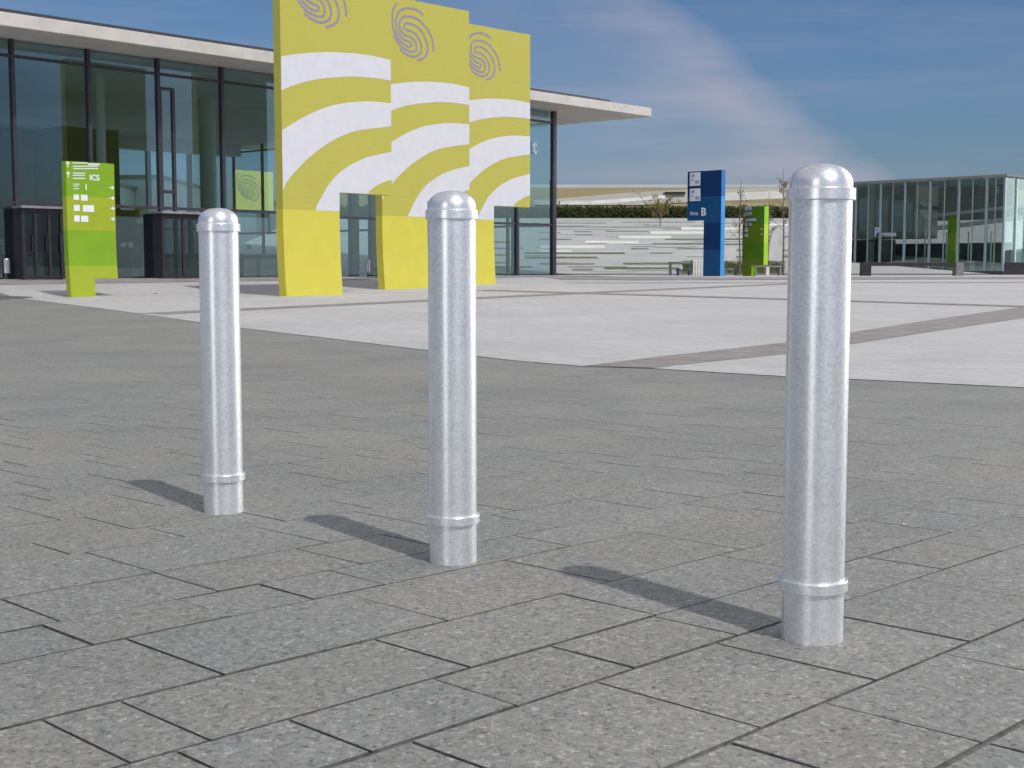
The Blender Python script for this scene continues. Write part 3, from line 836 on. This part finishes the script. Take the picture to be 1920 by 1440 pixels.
# concrete kerb walls and planted joints across the slope
wallm = plain('terrace_wall', (.86, .84, .78), .8, var=.08, scale=1)
grassm = plain('grass_joint', (.14, .16, .075), .9, var=.3, scale=2)
brownm = plain('brown_edge', (.26, .225, .215), .9, var=.2, scale=2)  # thin brown strips across the slope
paleg = plain('sparse_grass', (.34, .34, .27), .9, var=.2, scale=2)
K6 = lambda x, y: (1040 + x / 7.2, 330 + y / 7.2)
E_ = [(860,1570,838,30,'W'),(410,1135,908,34,'W'),(-200,680,970,34,'W'),(-200,230,1022,24,'W'),(1290,2300,778,30,'W'),(1710,2900,722,30,'W'),(2500,3600,668,26,'W'),
 (-400,955,1052,12,'G'),(-400,580,1112,13,'G'),(935,1850,1195,14,'G'),(680,1700,1260,15,'G'),(1330,2200,925,12,'G'),(1500,2600,862,11,'G'),(700,1280,752,18,'P'),(-500,400,692,12,'B'),(410,1700,694,12,'P'),
 (-200,540,1195,12,'B'),(250,520,1275,14,'B'),(280,520,800,9,'B'),(270,500,757,9,'B'),(-200,230,860,9,'B'),(1040,1270,990,10,'B'),(1300,1600,1048,9,'B'),(1680,2300,985,10,'B'),
 (-1400,-500,900,12,'G'),(-1500,-420,985,12,'B'),(-1300,-600,1075,12,'G'),(-1500,-500,1180,13,'B'),(-1200,-300,1240,13,'G'),(2300,3300,1100,12,'G'),(2400,3500,1010,11,'B'),(2150,3100,930,11,'G'),(2700,3700,830,10,'G'),(2000,2800,640,9,'P'),(900,1900,628,9,'P'),(-300,700,640,9,'P')]
rq = random.Random(21)
for q in range(46):
    x0_ = rq.uniform(-500, 3300); E_.append((x0_, x0_ + rq.uniform(150, 900), 600 + (q % 35) * 20.5 + rq.uniform(-6, 6), rq.uniform(3, 7), rq.choice('PLLL')))
nW = 0
lightm = plain('light_step_edge', (.56, .555, .53), .9, var=.1, scale=1)
wl_lab = {0: 'pale terrace wall, nearest behind the hall corner and second step of the rising zigzag', 1: 'x'}
whites = []
for x0, x1, y, h, kd in E_:
    (xa, ya), (xb, _) = K6(x0, y), K6(x1, y)
    P, Q = hill_hit(xa, ya), hill_hit(xb, ya)
    hh = h / 7.2 * P.y / FPX
    b = MB()
    if kd == 'W':
        b.box(world_fr(), P.x, Q.x, P.y, P.y + .35, P.z - .3, P.z + hh)
        whites.append(b.build('terrace_wall', wallm))
    else:
        k_ = (HZ1 - HZ0) / (HY1 - HX0); dy = min(1.6, hh / .075)
        zz = lambda yy: hill_z(yy) + .03
        b.quad([(P.x, P.y, zz(P.y)), (Q.x, P.y, zz(P.y)), (Q.x, P.y + dy, zz(P.y + dy)), (P.x, P.y + dy, zz(P.y + dy))])
        o = b.build('planting_strip', {'G': grassm, 'B': brownm, 'P': paleg, 'L': lightm}[kd]); o['kind'] = 'structure'
LBL = ['long pale wall on the terraced slope, fourth step up the rising zigzag counted from the hall', 'pale wall on the slope right of the hall, third step up the rising zigzag', 'pale wall starting at the hall corner, second step up the rising zigzag',
       'short pale wall at the hall corner, lowest step of the rising zigzag', 'pale terrace wall running behind the blue sign', 'pale terrace wall high on the slope right of the blue sign', 'topmost pale terrace wall, mostly behind the nearest bollard']
for o, l_ in zip(whites, LBL): tag(o, l_, 'wall', 'pale walls stepping up the terraced slope')
# upper hill with dry grass
def drygrass():
    m, n, bs = mat('dry_hill_grass'); pos = n.new('ShaderNodeNewGeometry').outputs['Position']
    c = n.ramp(n.noise(n.mapping(pos, (.3, 1.2, 1)), .25, 6, .6), [(.3, (.17, .14, .055)), (.5, (.24, .19, .08)), (.7, (.33, .29, .17))])
    n.link(c, bs.inputs['Base Color']); bs.inputs['Roughness'].default_value = .95; return m
HT = at_depth(1200, 351.5, 175).z
b = MB()
for i in range(12):
    y0, y1 = 110.6 + 64.4 * i / 12, 110.6 + 64.4 * (i + 1) / 12
    f_ = lambda yy: HZ1 + .75 + (HT - HZ1 - .75) * (yy - 110.6) / 64.4
    b.quad([(-19, y0, f_(y0)), (110, y0, f_(y0)), (110, y1, f_(y1)), (-19, y1, f_(y1))])
b.quad([(-19, 110.6, HZ1 + .75), (110, 110.6, HZ1 + .75), (110, 110.6, -1), (-19, 110.6, -1)])
b.quad([(-19, 175, HT), (110, 175, HT), (110, 260, HT - 1), (-19, 260, HT - 1)])
b.quad([(-19, 110.6, HZ1 + .75), (-19, 175, HT), (-19, 175, -1), (-19, 110.6, -1)])
hl = b.build('hill', drygrass()); hl['kind'] = 'structure'
def hill2_hit(px, py):
    d = ray(px, py); k = (HT - HZ1 - .75) / 64.4; t_ = (HZ1 + .75 - k * 110.6 - EYE) / (d.z - k * d.y); return Vector((0, 0, EYE)) + d * t_
# walkway bands crossing the hill: gravel band, then the bright ramp with its railing
gb = plain('gravel_walk', (.34, .33, .28), .9, var=.2, scale=.5)
def hband(name, T, B, m, dz):
    b = MB(); T = [hill2_hit(*p) for p in T]; B = [hill2_hit(*p) for p in B]; up = Vector((0, 0, dz))
    for i in range(len(T) - 1): b.quad([T[i] + up, T[i + 1] + up, B[i + 1] + up, B[i] + up])
    o = b.build(name, m); o['kind'] = 'structure'
hband('walkway', [(1000, 377), (1060, 373), (1125, 367), (1200, 361), (1290, 357), (1400, 354), (1700, 352)], [(1000, 385.5), (1060, 386), (1125, 386), (1200, 386), (1290, 381), (1400, 368), (1700, 360)], gb, .08)
rampm = plain('white_ramp', (.60, .60, .59), .7, var=.08, scale=.6)
def vwall(name, pts, h, m, lab):
    b = MB(); P = [hill2_hit(*p) for p in pts]
    for a, c in zip(P, P[1:]):
        d = (c - a).normalized(); n_ = Vector((-d.y, d.x, 0)) * .2; hp = Vector((0, 0, h)); dn_ = Vector((0, 0, -.4))
        v_ = [a + dn_, c + dn_, c + hp, a + hp]; w_ = [q + n_ for q in v_]
        b.quad(v_); b.quad(w_[::-1]); b.quad([v_[3], v_[2], w_[2], w_[3]])
    return tag(b.build(name, m), lab, 'ramp')
vwall('ramp', [(1050, 385.6), (1110, 384.0), (1160, 381), (1205, 377), (1247, 373)], .38, rampm, 'bright white ramp wall climbing the grassy hill beside the hall roof')
vwall('ramp', [(1357, 376), (1400, 374.5), (1466, 372), (1560, 370)], .75, rampm, 'white ramp wall on the hill between the blue sign and the nearest bollard')
a, c = hill2_hit(1249, 371), hill2_hit(1283, 371)
sh = thing('shed', 'small dark roofed shed on the hill just left of the blue sign', 'shed', ((a.x + c.x) / 2, a.y, a.z))
b = MB(); b.box(world_fr(), a.x, c.x, a.y, a.y + 2, a.z - .3, a.z + .35); b.build('wall', plain('shed_grey', (.33, .32, .34), .8), sh)
b = MB(); b.box(world_fr(), a.x - .1, c.x + .1, a.y - .2, a.y + 2.2, a.z + .35, a.z + .62); b.build('roof', M['darkmetal'], sh)
pa, pc_ = at_depth(985, 350, 182), at_depth(1640, 349, 182); pt_ = at_depth(1200, 346, 182).z
b = MB(); b.box(world_fr(), pa.x, pc_.x, 182, 182.8, pa.z - 1.5, pt_)  # solid pale strip standing in for the white haze at the horizon
pp = thing('haze', 'long strip drawn as pale parapet on the skyline above the grassy hill', 'haze', ((pa.x + pc_.x) / 2, 182, pa.z - 1.5)); b.build('wall', plain('pale_haze', (.50, .53, .58), .8, var=.06, scale=.2), pp)
# dark hedge between the slope and the hill: many leaf faces in a long clipped body
def leafmat(name, lo, hi, trans=.15):
    m, n, bs = mat(name); g_ = n.new('ShaderNodeNewGeometry')
    n.link(n.ramp(g_.outputs['Random Per Island'], [(0, lo), (1, hi)]), bs.inputs['Base Color'])
    bs.inputs['Roughness'].default_value = .7; bs.inputs['Specular IOR Level'].default_value = .2; return m
hm = leafmat('hedge_leaf', (.020, .032, .008), (.075, .085, .022))
r_ = random.Random(5)
hz0, hh_ = HZ1 - .1, 1.12
b = MB()
x = XL
for i in range(16000):
    x = r_.uniform(-14, 46); fy = r_.random() ** 2 * 1.1; z = r_.uniform(0, hh_) + .05 * math.sin(x * 3.1) * (1)
    c = Vector((x, HY1 + .25 + fy + .06 * math.sin(x * 5.3), hz0 + z)); s = r_.uniform(.05, .11)
    n1 = Vector((r_.uniform(-1, 1), r_.uniform(-1.2, .2), r_.uniform(-.3, 1))).normalized(); u = n1.orthogonal().normalized(); v_ = n1.cross(u)
    b.quad([c - u * s * .6, c + v_ * s * 1.6, c + u * s * .6, c - v_ * s * 1.6])
b.box(world_fr(), XL, XR, HY1 + 1.0, HY1 + 2.2, hz0 - .2, hz0 + hh_ - .12)
tag(b.build('hedge', hm, recalc=False), 'long dark green clipped hedge along the top of the terraced slope', 'hedge')

# ------------------------------------------------------------------ trees
barkm = plain('grey_bark', (.16, .13, .11), .9, var=.3, scale=9)
def sapling(px, pbase, ptop, lab, leaves, lm, spread=.5, leaf_lo=.35, lean=0.0, hit=None, seed=1):
    r_ = random.Random(seed); g = (hit or ground_at)(px, pbase); h = at_depth(px, ptop, g.y).z - g.z
    t_ = thing('tree', lab, 'tree', g)
    b = MB(); pts = [g + Vector((lean * k * k, 0, 0)) * h + Vector((r_.uniform(-.02, .02), 0, h * k)) for k in (0, .2, .4, .6, .8, 1)]
    r0 = .03 + h * .004
    for i in range(5): b.tube(pts[i], pts[i + 1], r0 * (1 - .17 * i), r0 * (1 - .17 * (i + 1)), 7)
    tips = []
    for i in range(22):
        k = r_.uniform(leaf_lo, .84); p = g + Vector((lean * k * k * h, 0, h * k)); a = r_.uniform(0, 6.28)
        L_ = spread * (1.3 - k) * r_.uniform(.5, 1.1) * 1.3
        q = p + Vector((math.cos(a) * L_, math.sin(a) * L_, L_ * r_.uniform(.7, 1.3)))
        b.tube(p, q, r0 * .3, r0 * .10, 5); tips.append((p, q))
        for _ in range(2):
            m_ = p.lerp(q, r_.uniform(.4, .9)); e_ = m_ + Vector((r_.uniform(-1, 1), r_.uniform(-1, 1), r_.uniform(.1, 1))) * L_ * .45
            b.tube(m_, e_, r0 * .12, r0 * .05, 4); tips.append((m_, e_))
    b.build('trunk', barkm, t_)
    b = MB()
    for i in range(leaves):
        p, q = r_.choice(tips); c = p.lerp(q, r_.uniform(.3, 1.1)) + Vector((r_.gauss(0, .06), r_.gauss(0, .06), r_.gauss(0, .06)))
        s = r_.uniform(.03, .065); n1 = Vector((r_.uniform(-1, 1), r_.uniform(-1, 1), r_.uniform(-.5, 1))).normalized(); u = n1.orthogonal().normalized(); v_ = n1.cross(u)
        b.quad([c - u * s * .6, c + v_ * s, c + u * s * .6, c - v_ * s])
    b.build('crown', lm, t_, recalc=False)
oliveleaf = leafmat('olive_leaf', (.16, .12, .03), (.30, .24, .07)); brownleaf = leafmat('brown_leaf', (.12, .09, .06), (.22, .18, .10))
sapling(1386, 517, 335, 'tall thin bare sapling right of the blue sign, in front of the green sign', 130, brownleaf, .55, seed=2)
sapling(1440, 505, 360, 'thin sapling with a few leaves behind the right green sign', 240, brownleaf, .5, seed=3)
sapling(1469, 516, 315, 'thin leaning sapling just left of the nearest bollard', 200, brownleaf, .55, lean=-.02, seed=4)
sapling(1238, 424, 388, 'small olive yellow tree on the slope in front of the dark hedge', 1500, oliveleaf, 1.3, .12, hit=hill_hit, seed=6)

# ------------------------------------------------------------------ blue sign and far green sign
def side_sign(name, px, pb, xs_px, tops, leg_px, pn, T, bands, lab, ang=R(-45), edge=None):
    g = ground_at(px, pb)
    # local x runs from the near-right edge back to the left
    t_ = Vector((math.sin(ang), math.cos(ang), 0)); nb = Vector((math.cos(ang), -math.sin(ang), 0))   # nb points right-back
    nb = Vector((math.cos(R(45)), math.sin(R(45)), 0))
    fr = lambda x, y, z: g + t_ * x + nb * y + Vector((0, 0, z))
    th = thing(name, lab, 'sign', g)
    def hit(px_, py_):
        o = fr(0, 0, 0); n = nb; d = ray(px_, py_); e = Vector((0, 0, EYE)); tt = (o - e).dot(n) / d.dot(n); h = e + d * tt - o
        return h.dot(t_), h.z
    xw = hit(xs_px, 400)[0]; lw0, lw1 = sorted((hit(leg_px[0], 450)[0], hit(leg_px[1], 450)[0])); zn = hit(px, pn)[1]; H_ = hit(px, tops)[1]
    bd_ = [(0, bands[0][1])] + [(hit(px, h)[1], c) for h, c in bands[1:]]
    m = zmat(name + '_paint', g.z, bd_)
    b = MB(); b.box(fr, lw0, lw1, 0, T, -.1, zn); b.build('leg', m, th, bevel=.008)
    b = MB(); b.box(fr, 0, xw, 0, T, zn, H_); b.build('board', m, th, bevel=.008)
    if edge:  # brighter tone puts sunlight into the edge; fronts are darkened as shade
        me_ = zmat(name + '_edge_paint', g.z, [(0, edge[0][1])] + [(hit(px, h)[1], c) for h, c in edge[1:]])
        b = MB(); b.box(fr, -.012, -.002, .004, T - .004, 0 if legtoo(leg_px, px) else zn, H_ - .005); b.build('sunlit_edge', me_, th)
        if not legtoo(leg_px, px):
            b = MB(); b.box(fr, lw0 - .012, lw0 - .002, .004, T - .004, 0, zn - .004); b.build('sunlit_edge', me_, th)
    return th, fr, hit
def legtoo(l, px): return abs(max(l) - px) < 3
DB, MBL = (.006, .075, .30), (.010, .17, .50)
DB = (.004, .034, .135); MBL = (.008, .075, .21); LIT_DB = (.010, .15, .48); LIT_MBL = (.07, .33, .74)  # blues split into shaded front and sunlit edge tones
th, fr, hit = side_sign('blue_sign', 1350, 518, 1288.5, 318.5, (1319, 1350), 412, .30,
    [(518, MBL), (468, MBL), (467.5, MBL), (418, DB), (367, MBL), (366.9, DB)][:1] + [(468, DB), (418, MBL), (367.5, DB)],
    'tall blue sign with white panels and a letter B, standing on the far plaza', edge=[(518, LIT_MBL), (367.5, LIT_DB)])
def panel_on(hit, fr, th, x0, y0, x1, y1, m, name):
    (a, z1), (c, z0) = hit(x0, y0), hit(x1, y1); b = MB(); b.box(fr, min(a, c), max(a, c), -.02, -.002, min(z0, z1), max(z0, z1)); return b.build(name, m, th)
pw = plain('panel_white', (.72, .74, .80), .5, var=.03)
pg = plain('panel_grey', (.33, .38, .50), .5, var=.05)
for y0, y1 in ((324, 348), (354, 376.5)):
    p_ = panel_on(hit, fr, th, 1294, y0, 1313, y1, pw, 'white_panel')
    for q0, q1, q2, q3 in ((1297, y0 + 3, 1303, y0 + 8), (1304.5, y0 + 14, 1312, y0 + 20), (1297, y0 + 12, 1301, y0 + 15)):
        (a, z1), (c, z0) = hit(q0, q1), hit(q2, q3); b = MB(); b.box(fr, min(a, c), max(a, c), -.03, -.021, min(z0, z1), max(z0, z1)); b.build('pictogram', pg, p_)
        p_.children[-1].matrix_parent_inverse = Matrix.Translation(th.location).inverted() @ Matrix() if False else p_.children[-1].matrix_parent_inverse
a, z0 = hit(1314.5, 404.2)
text_mesh('B', .50, pw, lambda x, y, z: fr(a - x, y, z0 + z), 'lettering', th, y=-.012, depth=.015, bold=.012)
for q in range(4): panel_on(hit, fr, th, 1294.5 + q * 3.8, 398.5 if q else 396.8, 1297.4 + q * 3.8, 403.5, pg, 'text_line')
GD, YD = (.065, .16, .006), (.11, .16, .006)  # greens darkened for the shaded front; the edge colours carry sunlight
th, fr, hit = side_sign('directory_sign', 1431, 517.5, 1392.5, 386.5, (1392.5, 1410), 497, .34,
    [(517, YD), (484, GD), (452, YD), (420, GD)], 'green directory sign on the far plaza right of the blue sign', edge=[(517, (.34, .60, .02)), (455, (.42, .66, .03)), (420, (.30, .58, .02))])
for x0, y0, x1, y1 in ((1397, 388, 1409, 394), (1397, 398, 1409, 403), (1398, 410, 1418, 414.5), (1396, 419, 1402, 423), (1405, 418, 1408.5, 423), (1397, 427, 1402, 435), (1397, 439, 1402, 444), (1427, 428, 1429.5, 431), (1427, 438, 1429.5, 441)):
    panel_on(hit, fr, th, x0, y0, x1, y1, pg, 'text_line')

# ------------------------------------------------------------------ glass pavilion on the right
PC = Vector((24.6, 67.0, 0)); PZ = zbase(67) + .02
pav = thing('glass_pavilion', 'low glass walled pavilion at the right edge of the plaza', 'pavilion', (PC.x, PC.y, PZ))
PT = at_depth(1878, 326.5, 67).z
a45 = R(-45); tl = Vector((math.sin(a45), math.cos(a45), 0)); nbk = Vector((math.cos(R(45)), math.sin(R(45)), 0))
pf = lambda x, y, z: PC + tl * x + nbk * y + Vector((0, 0, z))     # x along the left face, y along the right face
LF, RF = 10.6, 12.0
b = MB(); b.box(pf, -.05, LF, -.05, .06, PT - .10, PT); b.box(pf, -.05, LF, RF - .06, RF + .05, PT - .10, PT); b.box(pf, -.05, .06, .06, RF - .06, PT - .10, PT); b.box(pf, LF - .1, LF, .06, RF - .06, PT - .10, PT)
for q in range(1, 8): b.box(pf, LF * q / 8 - .04, LF * q / 8 + .04, .06, RF - .06, PT - .16, PT - .03)
rfr = b.build('roof_frame', plain('pavilion_roof', (.20, .205, .20), .7), pav)
b = MB(); b.box(pf, .07, LF - .11, .07, RF - .07, PT - .025, PT - .01); b.build('roof_glass', glass('frosted_roof', (.70, .74, .74), 1.0), rfr)
b = MB(); b.box(pf, 0, LF, 0, RF, PZ - .4, PZ + .12); b.build('floor_slab', plain('pavilion_plinth', (.045, .045, .048), .7), pav)
finm = plain('glass_fin', (.26, .33, .35), .35, .2, var=.1); finl = plain('pale_fin', (.50, .60, .60), .35, var=.1)
px_s = [LF - .06, 8.40, 6.91, 5.49, 4.06, 2.48, 1.0, .06]
for i, (xa, xb) in enumerate(zip(px_s[1:], px_s)):
    b = MB(); b.box(pf, xa + .05, xb - .05, .02, .035, PZ + .12, PT - .16); wn = b.build('window', M['glass_pav'], pav)
    b = MB(); b.box(pf, xa - .05, xa + .05, -.03, .12, PZ + .12, PT - .16); b.box(pf, (xa + xb) / 2 - .02, (xa + xb) / 2 + .02, .0, .08, PZ + .12, PT - .16); b.build('window_frame', finm, wn)
for k in range(10):
    y0, y1 = .1 + k * 1.15, .1 + (k + 1) * 1.15
    b = MB(); b.box(pf, .02, .035, y0 + .05, y1 - .03, PZ + .12, PT - .16); wn = b.build('window', glass('pale_glass', (.74, .83, .81), .7) if k == 0 else wn_m, pav)
    wn_m = wn.data.materials[0]
    b = MB(); b.box(pf, -.04, .14, y1 - .05, y1 + .05, PZ + .12, PT - .16); b.build('window_frame', finl, wn)
# inside: concrete upper wall, dark lower wall, white bars as ramp reflections, green screen
inm = plain('pavilion_concrete', (.30, .295, .27), .85, var=.1)
b = MB(); b.box(pf, 2.0, LF - .2, 5.2, 5.5, 2.9 + PZ, PT - .17); b.build('upper_wall', inm, pav)
b = MB(); b.box(pf, 6.3, LF - .2, 2.6, 5.2, 1.9 + PZ, PT - .17); b.build('core_wall', inm, pav)
b = MB(); b.box(pf, 2.2, LF - .2, 5.6, 5.9, PZ + .12, 1.65 + PZ); b.build('lower_wall', plain('lobby_dark', (.06, .075, .08), .6, var=.4, scale=1.5), pav)
b = MB(); b.box(pf, 7.3, LF - .15, .5, 2.4, PZ + .12, 1.8 + PZ); b.build('lobby_box', M['inner'], pav)
wb = plain('white_reflection', (.70, .69, .64), .6, var=.05)
for (z0, z1, th_) in ((2.25, 2.80, .24), (3.0, 3.45, .16)):
    b = MB(); y_ = 3.4
    A_, B_ = pf(6.2, y_, PZ + z0), pf(-.0 + .3, y_, PZ + z1)
    up = Vector((0, 0, th_)); bk_ = nbk * .2
    v_ = [A_, B_, B_ + up, A_ + up]; w_ = [q + bk_ for q in v_]
    b.quad(v_); b.quad(w_[::-1])
    for i in range(4): b.quad([v_[i], w_[i], w_[(i + 1) % 4], v_[(i + 1) % 4]])
    b.build('ramp_reflection', wb, pav)
for q in range(5):
    b = MB(); b.box(pf, .8 + q * 1.25, .86 + q * 1.25, 2.9, 2.96, PZ + .12, PZ + 2.2); b.build('inner_post', finl, pav)
b = MB(); b.box(pf, 3.3, 3.75, 1.4, 1.6, PZ + .12, PZ + 2.95)
tag(b.build('green_panel', zmat('green_panel_paint', PZ, [(0, (.30, .50, .02)), (1.2, (.45, .60, .03)), (2.1, (.30, .50, .02))])), 'narrow bright green panel standing inside the glass pavilion', 'panel')
# lettering on the pavilion glass
def pfit(px_, py_):
    o = pf(0, 0, 0); d = ray(px_, py_); e = Vector((0, 0, EYE)); tt = (o - e).dot(nbk) / d.dot(nbk); h = e + d * tt - o; return h.dot(tl), h.z
a, z0 = pfit(1640.5, 443.5)
lm_ = plain('sign_letter', (.42, .46, .56), .5, var=.02)
text_mesh('P', .70, lm_, lambda x, y, z: pf(a - x * .8, y, z0 + z), 'lettering', pav, y=-.06, depth=.02, bold=.01)
a2, _ = pfit(1654, 443)
text_mesh('resse', .40, lm_, lambda x, y, z: pf(a2 - x * 1.0, y, z0 + z), 'lettering', pav, y=-.06, depth=.02, bold=.006)

# benches in front of the pavilion
def bench(xa, xb, pb_, lab, block):
    g0, g1_ = ground_at(xa, pb_), ground_at(xb, pb_ - .3); Y = g0.y; z = zt(g0.x, Y)
    t_ = thing('bench', lab, 'bench', ((g0.x + g1_.x) / 2, Y, z), 'dark benches in front of the pavilion')
    h = at_depth(xa, 492, Y).z - z; f_ = world_fr()
    if block:
        b = MB(); b.box(f_, g0.x, g1_.x, Y, Y + .6, z - .05, z + h - .06); b.build('base', M['bench'], t_, bevel=.01)
        b = MB(); b.box(f_, g0.x - .02, g1_.x + .02, Y - .02, Y + .62, z + h - .06, z + h); b.build('seat', plain('bench_top', (.035, .03, .034), .6), t_)
    else:
        b = MB(); b.box(f_, g0.x, g1_.x, Y, Y + .55, z + h - .17, z + h); b.build('seat', M['bench'], t_, bevel=.01)
        b = MB(); b.box(f_, g0.x, g0.x + .42, Y + .02, Y + .53, z - .05, z + h - .17); b.build('leg', M['bench'], t_)
        b = MB(); b.box(f_, g1_.x - .36, g1_.x + .001, Y - .01, Y + .53, z - .05, z + h + .003); b.build('leg', M['benchside'], t_)
bench(1617, 1801, 516, 'long dark bench with a pale end block, in front of the glass pavilion', False)
bench(1884, 1914, 513.5, 'short dark block bench at the right edge in front of the pavilion', True)

# ------------------------------------------------------------------ small things on the far plaza
def bin_(px, pb_, ptop, w_px, lab):
    g = ground_at(px, pb_); h = at_depth(px, ptop, g.y).z - g.z; r = w_px / 2 * g.y / FPX
    t_ = thing('litter_bin', lab, 'bin', g, 'steel bins in front of the hall')
    b = MB(); b.lathe([(0, h * .3), (r, h * .3), (r, h * .94), (r * .9, h * .97), (0, h)], 24, g); b.build('drum', M['steelbin'], t_, smooth=False)
    b = MB(); b.lathe([(0, -.02), (r * .3, -.02), (r * .3, h * .3), (0, h * .3)], 12, g); b.build('post', M['darkmetal'], t_)
bin_(13.5, 524.5, 484, 12, 'brushed steel bin on a post at the left edge before the hall')
bin_(690, 521, 487, 8, 'steel bin seen through the opening of the nearest gate')
g = ground_at(1, 524); b = MB()
zt_ = at_depth(1, 459, g.y).z; b.box(world_fr(g), -.35, .04, -.05, .05, zt_ - g.z - .12, zt_ - g.z); b.box(world_fr(g), -.03, .05, -.04, .04, 0, zt_ - g.z - .12)
tag(b.build('barrier_post', M['darkmetal']), 'black bent post at the far left edge before the hall', 'post')
def small(name, x0, x1, pb_, ptop, d, m, lab, cat, slats=0):
    a, c = ground_at(x0, pb_), ground_at(x1, pb_); Y = a.y; z = a.z; h = at_depth(x0, ptop, Y).z - z
    t_ = thing(name, lab, cat, ((a.x + c.x) / 2, Y, z)); f_ = world_fr()
    if slats:
        for i in range(slats):
            xx = a.x + (c.x - a.x) * (i + .1) / slats; b = MB(); b.box(f_, xx, xx + (c.x - a.x) / slats * .5, Y, Y + .05, z, z + h - .08); b.build('slat', m, t_)
        b = MB(); b.box(f_, a.x, c.x, Y - .02, Y + d, z + h - .08, z + h); b.build('top', m, t_)
    else:
        b = MB(); b.box(f_, a.x, c.x, Y, Y + d, z + h - .07, z + h); b.build('top', m, t_)
        for xx in (a.x + .03, c.x - .09):
            b = MB(); b.box(f_, xx, xx + .06, Y + .03, Y + d - .03, z, z + h - .07); b.build('leg', m, t_)
    return t_
wp = plain('white_slat', (.74, .72, .68), .6, var=.05)
small('slatted_seat', 1299, 1319, 516.3, 487, .5, wp, 'white slatted seat left of the blue sign', 'seat', 4)
small('table', 1256, 1297, 516.0, 491, .7, plain('grey_table', (.24, .25, .27), .6), 'grey table on the far plaza left of the white slatted seat', 'table')
small('low_seat', 1270, 1296, 516.3, 505, .6, plain('dark_seat', (.10, .11, .15), .7), 'low dark seat under the grey table', 'seat')
small('low_seat', 1358, 1384, 516.5, 503, .6, plain('grey_seat', (.26, .25, .28), .7), 'low grey seat between the blue sign and the green sign', 'seat')
small('low_seat', 1415, 1466, 516.5, 498, .6, plain('taupe_seat', (.28, .26, .29), .7), 'low taupe seat right of the far green sign', 'seat')
g = ground_at(1436, 516.8); g2b = ground_at(1442, 516.8); h = at_depth(1436, 500.5, g.y).z - g.z
b = MB(); b.box(world_fr(), g.x, g2b.x, g.y - .05, g.y + .12, g.z, g.z + h); tag(b.build('white_box', wp, bevel=.01), 'small upright white box right of the far green sign', 'box')
# rough white boulders / screens on the slope right of the green sign
a = hill_hit(1441, 488)
th = thing('canvas_screen', 'large off-white canvas screen at the foot of the slope beside the far green sign', 'screen', a)
w0, w1 = at_depth(1441, 488, a.y).x, at_depth(1466, 488, a.y).x; ztp = at_depth(1441, 437, a.y).z
b = MB(); b.prism([(w0, a.z), (w1, a.z), (w1, ztp + .15), (w0 + .25 * (w1 - w0), ztp), (w0 + .05, ztp - .6)], lambda x, y, z: Vector((x, a.y + y, z)), 0, .25)
b.build('panel', plain('canvas', (.56, .54, .53), .9, var=.12, scale=2), th)
b = MB(); b.box(world_fr(), w0 - .05, w0 + .03, a.y + .26, a.y + .34, a.z - .2, ztp - .4); b.box(world_fr(), w1 - .05, w1 + .03, a.y + .26, a.y + .34, a.z - .2, ztp); b.build('pole', M['darkmetal'], th)
a = hill_hit(1357, 496)
w1 = at_depth(1380, 496, a.y).x; ztp = at_depth(1360, 466, a.y).z
th = thing('canvas_screen', 'low off-white screen behind the blue sign at the foot of the slope', 'screen', a)
b = MB(); b.prism([(a.x - .8, a.z), (w1, a.z), (w1, ztp + .1), (a.x, ztp), (a.x - .8, ztp - .25)], lambda x, y, z: Vector((x, a.y + y, z)), 0, .25); b.build('panel', plain('canvas_b', (.60, .57, .54), .9, var=.12, scale=2), th)
# ornamental grasses along the foot of the slope
gm = leafmat('grass_blade', (.10, .13, .05), (.26, .28, .14))
b = MB(); r_ = random.Random(9)
for i in range(2600):
    px = r_.choice((r_.uniform(1357, 1392), r_.uniform(1412, 1470), r_.uniform(1282, 1300)))
    a = at_depth(px, 500, 67.6 + r_.uniform(0, .9)); z = hill_z(a.y); h = r_.uniform(.2, .62); l_ = r_.uniform(-.1, .1)
    p = Vector((a.x, a.y, z)); b.quad([p, p + Vector((.02, 0, 0)), p + Vector((l_ + .01, r_.uniform(-.05, .05), h)), p + Vector((l_, 0, h * .96))])
tag(b.build('ornamental_grass', gm, recalc=False), kind='stuff', label='tufts of green grass along the foot of the terraced slope', cat='grass')

# fallen leaf and a paper scrap on the paving
g = ground_at(1079, 933.5); b = MB()
b.b.faces.new([b.b.verts.new(Vector(g) + Vector(p) + Vector((0, 0, .004))) for p in ((-.010, 0, 0), (-.003, -.006, .002), (.006, -.005, .001), (.011, 0, .003), (.004, .006, .001), (-.004, .006, .003))])
tag(b.build('leaf', plain('dry_leaf', (.50, .33, .14), .7)), 'small tan dry leaf on the grey paving between the middle and right bollards', 'leaf')
g = ground_at(1696, 985); b = MB()
b.b.faces.new([b.b.verts.new(Vector(g) + Vector(p) + Vector((0, 0, .004))) for p in ((-.007, -.003, 0), (.005, -.004, .002), (.008, .003, .001), (-.004, .004, .002))])
tag(b.build('paper_scrap', M['signwhite']), 'tiny white paper scrap in a paving joint right of the nearest bollard', 'litter')

# children of children: keep every mesh where it was modelled
for o in C.objects:
    if o.parent is not None and o.parent.parent is not None and o.parent.type == 'MESH' and not o.name.startswith('collar'):
        o.matrix_parent_inverse = Matrix()
